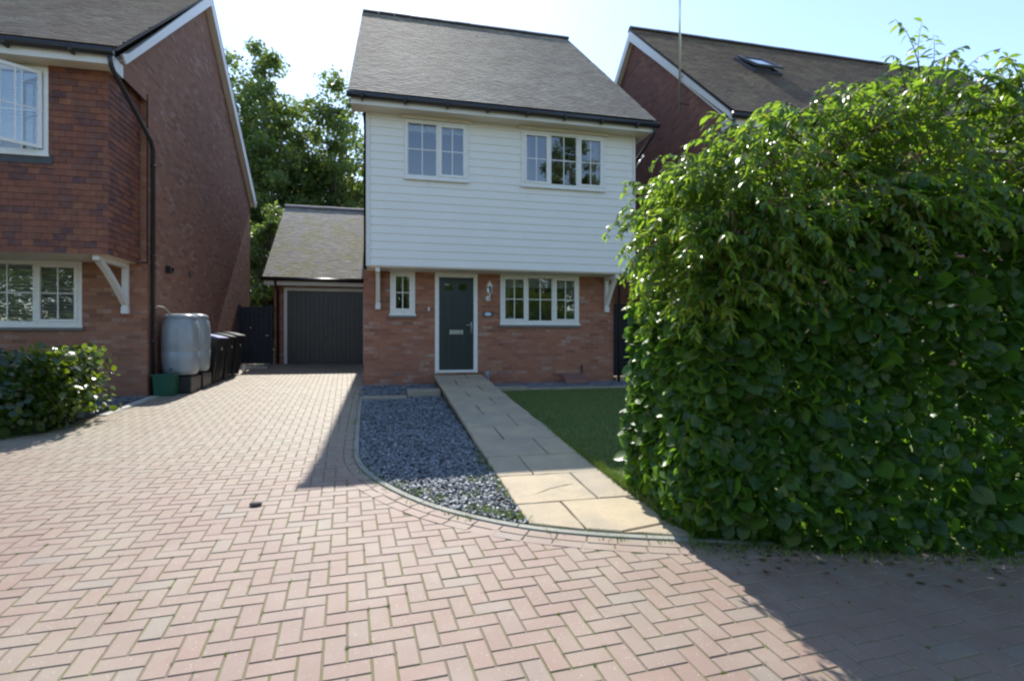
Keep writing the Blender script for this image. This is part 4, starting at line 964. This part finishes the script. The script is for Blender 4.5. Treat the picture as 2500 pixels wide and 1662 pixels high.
def leafmesh(P, Nn, T, S, tmpl):
    """P centres, Nn normals, T tip directions, S sizes"""
    Nn = unit(Nn); T = unit(T - Nn * (T * Nn).sum(1, keepdims=True)); B = np.cross(Nn, T)
    tp, fs = tmpl
    V = (P[:, None, :] + S[:, None, None] * (tp[None, :, 0:1] * T[:, None, :] + tp[None, :, 1:2] * B[:, None, :] + tp[None, :, 2:3] * Nn[:, None, :])).reshape(-1, 3)
    n = len(P); k = len(tp); base = (np.arange(n) * k)[:, None]
    flat1 = np.array([i for f in fs for i in f])[None, :]; flat = (base + flat1).ravel(); tot = np.tile(np.array([len(f) for f in fs]), n)
    return V, flat, tot
def join(parts):
    V, Fl, T = [], [], []; b = 0
    for v, f, t in parts: V.append(v); Fl.append(f + b); T.append(t); b += len(v)
    return np.concatenate(V), (np.concatenate(Fl), np.concatenate(T))
def vnoise(P, f, seed=0):
    r = np.random.default_rng(seed); o = np.zeros(len(P))
    for k in range(6):
        d = r.normal(size=3); d /= np.linalg.norm(d); o += np.sin(P @ d * f * (1 + .35 * k) + r.uniform(0, 6.28)) / (1 + .3 * k)
    return o / 3

# -- the beech-like hedge along the road: a row running right at 19 degrees
HA = R(-17.5); hc, hs = math.cos(HA), math.sin(HA); HO = np.array([2.09, 3.27])
def hedge_pt(a, d): return HO[0] + a * hc - d * hs, HO[1] + a * hs + d * hc     # a along, d back
def topz(a): return 1.85 + .55 * np.clip(a / .9, 0, 1) + .25 * np.clip((a - 1) / 2, 0, 1) + .08 * np.sin(a * 5.3) + .05 * np.sin(a * 11)
def hedge_leaves(n, which):
    a = np.zeros(n); d = np.zeros(n); z = np.zeros(n); nn = np.zeros((n, 3)); DEP = 1.05; LEN = 6.5
    u = RNG.random(n); dep = np.abs(RNG.exponential(.07, n))
    dep = np.minimum(dep, .5)
    if which == 'front':
        a = LEN * u ** 1.35; z = RNG.random(n); d = dep - .03
    elif which == 'end':
        d = DEP * u; z = RNG.random(n); a = dep - .05
    elif which == 'top':
        a = LEN * u ** 1.3; d = DEP * RNG.random(n); z = np.ones(n)
    else:
        a = LEN * u; d = DEP * RNG.random(n); z = RNG.random(n)
    a = a - .315 * d * (1 - a / LEN)
    tz = topz(a)
    x, y = HO[0] + a * hc - d * hs, HO[1] + a * hs + d * hc
    g = .05 * y
    zz = g + .02 + z * (tz - g)
    if which == 'top': zz = tz - dep * .8 + .05 * RNG.normal(size=n)
    P = np.stack([x, y, zz], 1)
    bulge = .10 * vnoise(P, 3.2, 3) + .05 * vnoise(P, 8, 4)
    # foot drawn in, shoulders out
    foot = .05 * np.clip((.55 - (zz - g)) / .55, 0, 1) ** 2
    if which == 'front': nn[:] = (.62 * hs, -.62 * hc, .62); P[:, 0] += hs * (bulge - foot); P[:, 1] += -hc * (bulge - foot)
    elif which == 'end': nn[:] = (-.55, -.15, .75); P[:, 0] -= (bulge - foot * .8)
    elif which == 'top': nn[:] = (0, -.1, 1); P[:, 2] += bulge * .8
    else: nn[:] = (0, 0, 1)
    nn = nn + RNG.normal(size=(n, 3)) * .55
    T = RNG.normal(size=(n, 3)) * .7 + np.array([0, 0, -.6])
    if which == 'front': T[:, 1] -= .25
    S = np.clip(RNG.lognormal(-2.66, .34, n), .03, .15)
    keep = P[:, 2] > g + .01
    return leafmesh(P[keep] , nn[keep], T[keep], S[keep], T_round)
HD = thing('hedge', 'tall dense green hedge along the paving at the right, rounded leaves', 'hedge', (3.5, 3.3, .15))
V, F = join([hedge_leaves(21000, 'front'), hedge_leaves(8500, 'end'), hedge_leaves(5000, 'top'), hedge_leaves(5500, 'in')])
nobj('foliage', V, F, MAT['hazel'], HD, True)
m = M()
for k in range(60):
    a, d = random.uniform(.5, 6), random.uniform(.25, .95); x, y = hedge_pt(a, d); g = gz(y); h = float(topz(np.array([a]))[0]) - .15; pts = [(x, y, g - .02)]; r0 = random.uniform(.010, .022)
    for i in range(1, 6): pts.append((x + random.gauss(0, .03) * i, y + random.gauss(0, .03) * i, g + (h - g) * i / 5))
    m.tube(pts, [r0 * (1 - .15 * i) for i in range(6)], 5)
    for q in range(6):
        i = random.randint(1, 4); p = Vector(pts[i]); e = p + Vector((random.gauss(0, .22), random.gauss(-.05, .2), random.uniform(.05, .3))); m.tube([p, (p + e) / 2 + Vector((0, 0, .03)), e], [.007, .005, .002], 4)
obj('stems', m, MAT['twig'], HD, True)

n = 260; a = RNG.uniform(.0, 5.5, n); d = -np.abs(RNG.normal(0, .22, n)) - .02; xx, yy = hedge_pt(a, d)
P = np.stack([xx, yy, .05 * yy + .006 + RNG.random(n) * .006], 1)
V, f_, t_ = leafmesh(P, RNG.normal(size=(n, 3)) * .18 + np.array([0, 0, 1]), RNG.normal(size=(n, 3)), RNG.uniform(.015, .05, n), T_round)
tag(nobj('fallen_leaves', V, (f_, t_), leaf_mat('dead_leaf', [(.10, .07, .03), (.16, .11, .05), (.07, .08, .025), (.2, .15, .09)], (1, 1, .6), (.3, .2, .08), .6, .3, .2), None, True), 'scattered dead leaves on the paving at the foot of the hedge', 'fallen leaves', kind='stuff')
V, F = [], []
for _ in range(2600):
    a, d = random.uniform(-.1, 5.5), -abs(random.gauss(0, .10)); x, y = hedge_pt(a, d); blades(V, F, float(x), float(y), gz(y) - .005, random.uniform(.012, .05), .005, 1.3)
tag(nobj('hedge_foot_weeds', V, F, MAT['grass']), 'low weeds growing out of the joint under the hedge', 'weeds', kind='stuff')

# -- the taller shrub whose arching shoots hang over the hedge
SH = thing('arching_shrub', 'tall shrub with drooping pointed leaves and orange tips growing above the hedge', 'shrub', (3.2, 3.9, .2))
LP, LN, LT, LS = [], [], [], []
br = M(); rs = random.Random(5)
def shoot(p0, d0, L, droop, nleaf, ls=.095, r=.006):
    p = Vector(p0); d = Vector(d0).normalized(); n = 12; st = L / n; pts = [p.copy()]
    for i in range(n):
        d = (d + Vector((rs.gauss(0, .05), rs.gauss(0, .05), -droop * (i + 1) / n))).normalized(); p = p + d * st; pts.append(p.copy())
    br.tube(pts, [r * (1 - .85 * i / n) for i in range(n + 1)], 5)
    for k in range(nleaf):
        t = .12 + .88 * (k + rs.random()) / nleaf; i = min(n - 1, int(t * n)); q = pts[i].lerp(pts[i + 1], t * n - i); dd = (pts[i + 1] - pts[i]).normalized()
        sd = dd.cross(Vector((0, 0, 1))); sd = sd.normalized() if sd.length > .1 else Vector((1, 0, 0))
        s = 1 if k % 2 else -1
        tip = sd * s * rs.uniform(.3, .9) + dd * rs.uniform(.2, .8) + Vector((0, 0, -rs.uniform(.35, 1.2)))
        LP.append(tuple(q)); LT.append(tuple(tip)); nn = sd * s * rs.uniform(.1, .5) + Vector((rs.gauss(0, .35), rs.gauss(0, .35) - .25, rs.uniform(.3, 1.0))); LN.append(tuple(nn)); LS.append(ls * rs.uniform(.65, 1.25) * (1 - .25 * t))
def stop(a): return 3.0 + .50 * min(1, max(0, a / .8)) + .15 * min(1, max(0, (a - .9) / .7))
for k in range(1550):
    a = rs.random() ** 1.2 * 5.2 + .02; d = rs.uniform(.0, 1.1); x, y = hedge_pt(a, d); zt = stop(a)
    z = zt - .30 - rs.random() ** .9 * 1.0; d = d if z > 2.45 else rs.uniform(-.02, .3); x, y = hedge_pt(a, d); ang = rs.uniform(0, 6.283)
    if a < .6: ang = rs.uniform(2.2, 5.2)
    h = rs.uniform(.15, .75) if z > zt - .6 else rs.uniform(-.1, .6); L = rs.uniform(.3, .6)
    if z < 2.5: ang = rs.uniform(3.2, 5.9)
    shoot((x, y, z), (math.cos(ang), math.sin(ang) - .2, h * 1.3), L, rs.uniform(.15, .42), rs.randint(20, 30), .088)
for k in range(230):   # hanging side growth on the left end
    d = rs.uniform(-.1, 1.1); x, y = hedge_pt(rs.uniform(-.02, .3) - .22 * d, d); z = rs.uniform(1.75, 2.85)
    shoot((x, y, z), (-.75 + rs.gauss(0, .3), rs.gauss(-.1, .4), rs.uniform(.1, .7)), rs.uniform(.2, .36), rs.uniform(.3, .5), rs.randint(12, 20), .08, .004)
for (a, d, z, dr_, L) in ((-.1, .35, 2.38, (-1, .05, .45), .60), (-.08, .4, 2.3, (-1, .1, .35), .52), (-.1, .3, 2.05, (-1, 0, .2), .4), (0.0, .2, 2.2, (-1, .2, .25), .66), (.0, .3, 2.25, (-1, .0, .1), .5), (.0, .5, 1.72, (-1, .1, .2), .42), (1.72, .5, 3.18, (.15, -.05, 1), .78), (1.75, .45, 3.2, (.45, 0, 1), .68), (1.68, .5, 3.18, (-.3, 0, 1), .6), (1.8, .5, 3.0, (.6, 0, .9), .7), (1.72, .4, 3.0, (.3, -.1, 1), .7), (1.7, .55, 3.18, (.2, 0, 1), .72), (2.75, .6, 3.0, (.1, 0, 1), .62), (.3, .3, 2.75, (-.5, 0, 1), .5), (1.3, .4, 3.0, (-.2, 0, 1), .45), (3.1, .6, 2.9, (0, .1, 1), .6), (.06, .9, 1.5, (-1, 0, .3), .36)):
    x, y = hedge_pt(a, d)
    for q in range(2): shoot((x, y, z), tuple(Vector(dr_) + Vector((rs.gauss(0, .12), rs.gauss(0, .1), 0))), L * (1 - .15 * q), .3, 26, .095, .007)
V, F0, T0 = leafmesh(np.array(LP), np.array(LN), np.array(LT), np.array(LS), T_long)
nobj('foliage', V, (F0, T0), MAT['cherry'], SH, True)
for k in range(14):
    a, d = .3 + k * .36, rs.uniform(.4, .9); x, y = hedge_pt(a, d); g = gz(y); zt = stop(a) - .35; pts = [(x + rs.gauss(0, .05) * i, y + rs.gauss(0, .04) * i, g + (zt - g) * i / 5) for i in range(6)]; br.tube(pts, [.03, .026, .022, .017, .012, .007], 6)
    for q in range(5):
        i = rs.randint(2, 4); p = Vector(pts[i]); e = p + Vector((rs.gauss(0, .35), rs.gauss(-.05, .25), rs.uniform(.3, .7))); br.tube([p, (p + e) / 2, e], [.012, .009, .005], 5)
obj('branches', br, MAT['twig'], SH, True)

# -- dark laurel bush on the left
LBU = thing('bush', 'low dark glossy leaved bush with a sunlit right end in front of left house', 'bush', (-5.2, 8.3, .42))
n = 9000
P = np.stack([-7.6 + 3.68 * RNG.random(n) ** .75, 7.35 + 1.6 * RNG.random(n), .40 + 1.02 * RNG.random(n)], 1)
c = np.array([-5.95, 8.15, .8]); q = (P - c) / np.array([2.05, .85, .62]); rr_ = (np.abs(q) ** 3.2).sum(1) ** (1 / 3.2)
keep = (rr_ < 1.0 + .12 * vnoise(P, 4, 9)) & (rr_ > .45)
P = P[keep]; nn = q[keep] * 1.2 + RNG.normal(size=P.shape) * .5 + np.array([0, 0, .3]); T = q[keep] + RNG.normal(size=P.shape) * .7
V1 = leafmesh(P, nn, T, np.clip(RNG.normal(.085, .02, len(P)), .04, .13), T_long if False else T_round)
k2 = 1100; Pe = np.stack([RNG.normal(-4.0, .13, k2), RNG.uniform(7.7, 8.9, k2), RNG.uniform(.55, 1.45, k2)], 1); Pe[:, 0] -= .10 * np.abs(Pe[:, 2] - 1.0)
V2 = leafmesh(Pe, RNG.normal(size=Pe.shape) * .6 + np.array([.5, 0, .7]), RNG.normal(size=Pe.shape) + np.array([.8, -.2, .2]), np.clip(RNG.normal(.08, .02, k2), .04, .12), T_round)
V, F = join([V1, V2]); nobj('foliage', V, F, MAT['laurel'], LBU, True)
m = M()
for k in range(26):
    x, y = random.uniform(-7.3, -4.0), random.uniform(7.7, 8.7); m.tube([(x, y, .36), (x + random.gauss(0, .08), y, .8), (x + random.gauss(0, .15), y + random.gauss(0, .1), 1.25)], [.014, .010, .004], 5)
obj('stems', m, MAT['twig'], LBU, True)

# -- trees
def tree(loc, h, rad, seed, label, nclump=130, per=105, leaf=.17, low=.22, group='trees behind the houses', name='broadleaf_tree'):
    r = np.random.default_rng(seed); t = thing(name, label, 'tree', loc, group); x, y, z = loc
    m = M(); rs2 = random.Random(seed); pts = [Vector((x, y, z))]
    for i in range(1, 9): pts.append(Vector((x + rs2.gauss(0, .05) * i, y + rs2.gauss(0, .05) * i, z + h * .88 * i / 8)))
    m.tube(pts, [h * .024 * (1 - .11 * i) + .01 for i in range(9)], 9)
    cl = []; tries = 0
    while len(cl) < nclump and tries < 9000:
        tries += 1
        u = r.uniform(-1, 1, 3); zz = (u[2] + 1) / 2; prof = math.sin(math.pi * min(1, (zz * .86 + .12)) ** .8) ** .65
        rr = math.hypot(u[0], u[1])
        lim = prof * (.82 + .25 * math.sin(3 * math.atan2(u[1], u[0]) + seed) * math.sin(5 * zz + seed))
        if rr > lim or rr < lim * .25 * r.random(): continue
        cl.append((x + u[0] * rad, y + u[1] * rad, z + h * (low + (1 - low) * zz) + r.normal() * .2))
    LPs, LNs, LTs, LSs = [], [], [], []
    for c in cl:
        cs = r.uniform(.35, .85) * rad / 4.2
        k = int(per * r.uniform(.6, 1.2)); d = unit(r.normal(size=(k, 3))) * (r.random(k)[:, None] ** .45) * cs * np.array([1.15, 1.15, .75])
        LPs.append(np.array(c) + d); LNs.append(d / cs + r.normal(size=(k, 3)) * .6 + np.array([0, 0, .5])); LTs.append(r.normal(size=(k, 3)) + np.array([0, 0, -.4])); LSs.append(np.clip(r.normal(leaf, leaf * .25, k), leaf * .4, leaf * 1.8))
    for c in cl[::2]:
        p = Vector(c); i = max(1, min(7, int((p.z - z - h * .12) / (h * .88) * 8))); b = pts[max(1, i - 1)]; mid = b.lerp(p, .55) + Vector((0, 0, -.2 if p.z > b.z else .1)); m.tube([b, mid, p], [.075, .045, .012], 5)
    obj('trunk', m, MAT['bark'], t, True)
    V, f, tt = leafmesh(np.concatenate(LPs), np.concatenate(LNs), np.concatenate(LTs), np.concatenate(LSs), T_quad)
    nobj('crown', V, (f, tt), MAT['crown'], t); return t
t1 = tree((-6.9, 34.3, .87), 17.6, 4.9, 3, 'tall leafy tree behind the garage, beside the left house gable', 260, 170, .21)
t2 = tree((-2.7, 35.4, .87), 16.6, 5.3, 8, 'tall leafy tree behind the garage roof, against the white house', 270, 150, .21)
t3 = tree((-11.8, 38.5, .87), 17.6, 4.7, 21, 'leafy tree mostly hidden behind the left house roof', 150, 130, .22)
t4 = tree((-4.2, 24.0, .87), 6.2, 2.6, 33, 'low bushy tree filling the gap between left house and garage', 130, 150, low=.05)
t5 = tree((-3.8, 42.0, .87), 13.0, 6.5, 41, 'wide tree far behind the garage', 200, 130, .22, low=.06)
t6 = tree((13.4, 30.0, .87), 15.8, 3.0, 52, 'tree whose tip shows between the white house and the right house', 80, 90)
copy_tree(t1, (14.0, -19.0, -.05), 'tall tree across the road, reflected in the right upstairs window', 'trees across the road', rz=1.0, sc=(1, 1, 1))
copy_tree(t2, (8.2, -17.5, -.05), 'tree across the road, reflected in the ground floor window', 'trees across the road', rz=2.2, sc=(.9, .9, .62))
copy_tree(t5, (1.0, -21.0, -.05), 'low wide tree across the road, reflected beside the front door', 'trees across the road', rz=.4, sc=(1.2, 1.2, .66))
copy_tree(t5, (-17.0, -17.0, -.05), 'wide tree across the road, reflected in the left house windows', 'trees across the road', rz=1.4, sc=(1.3, 1.3, .8))
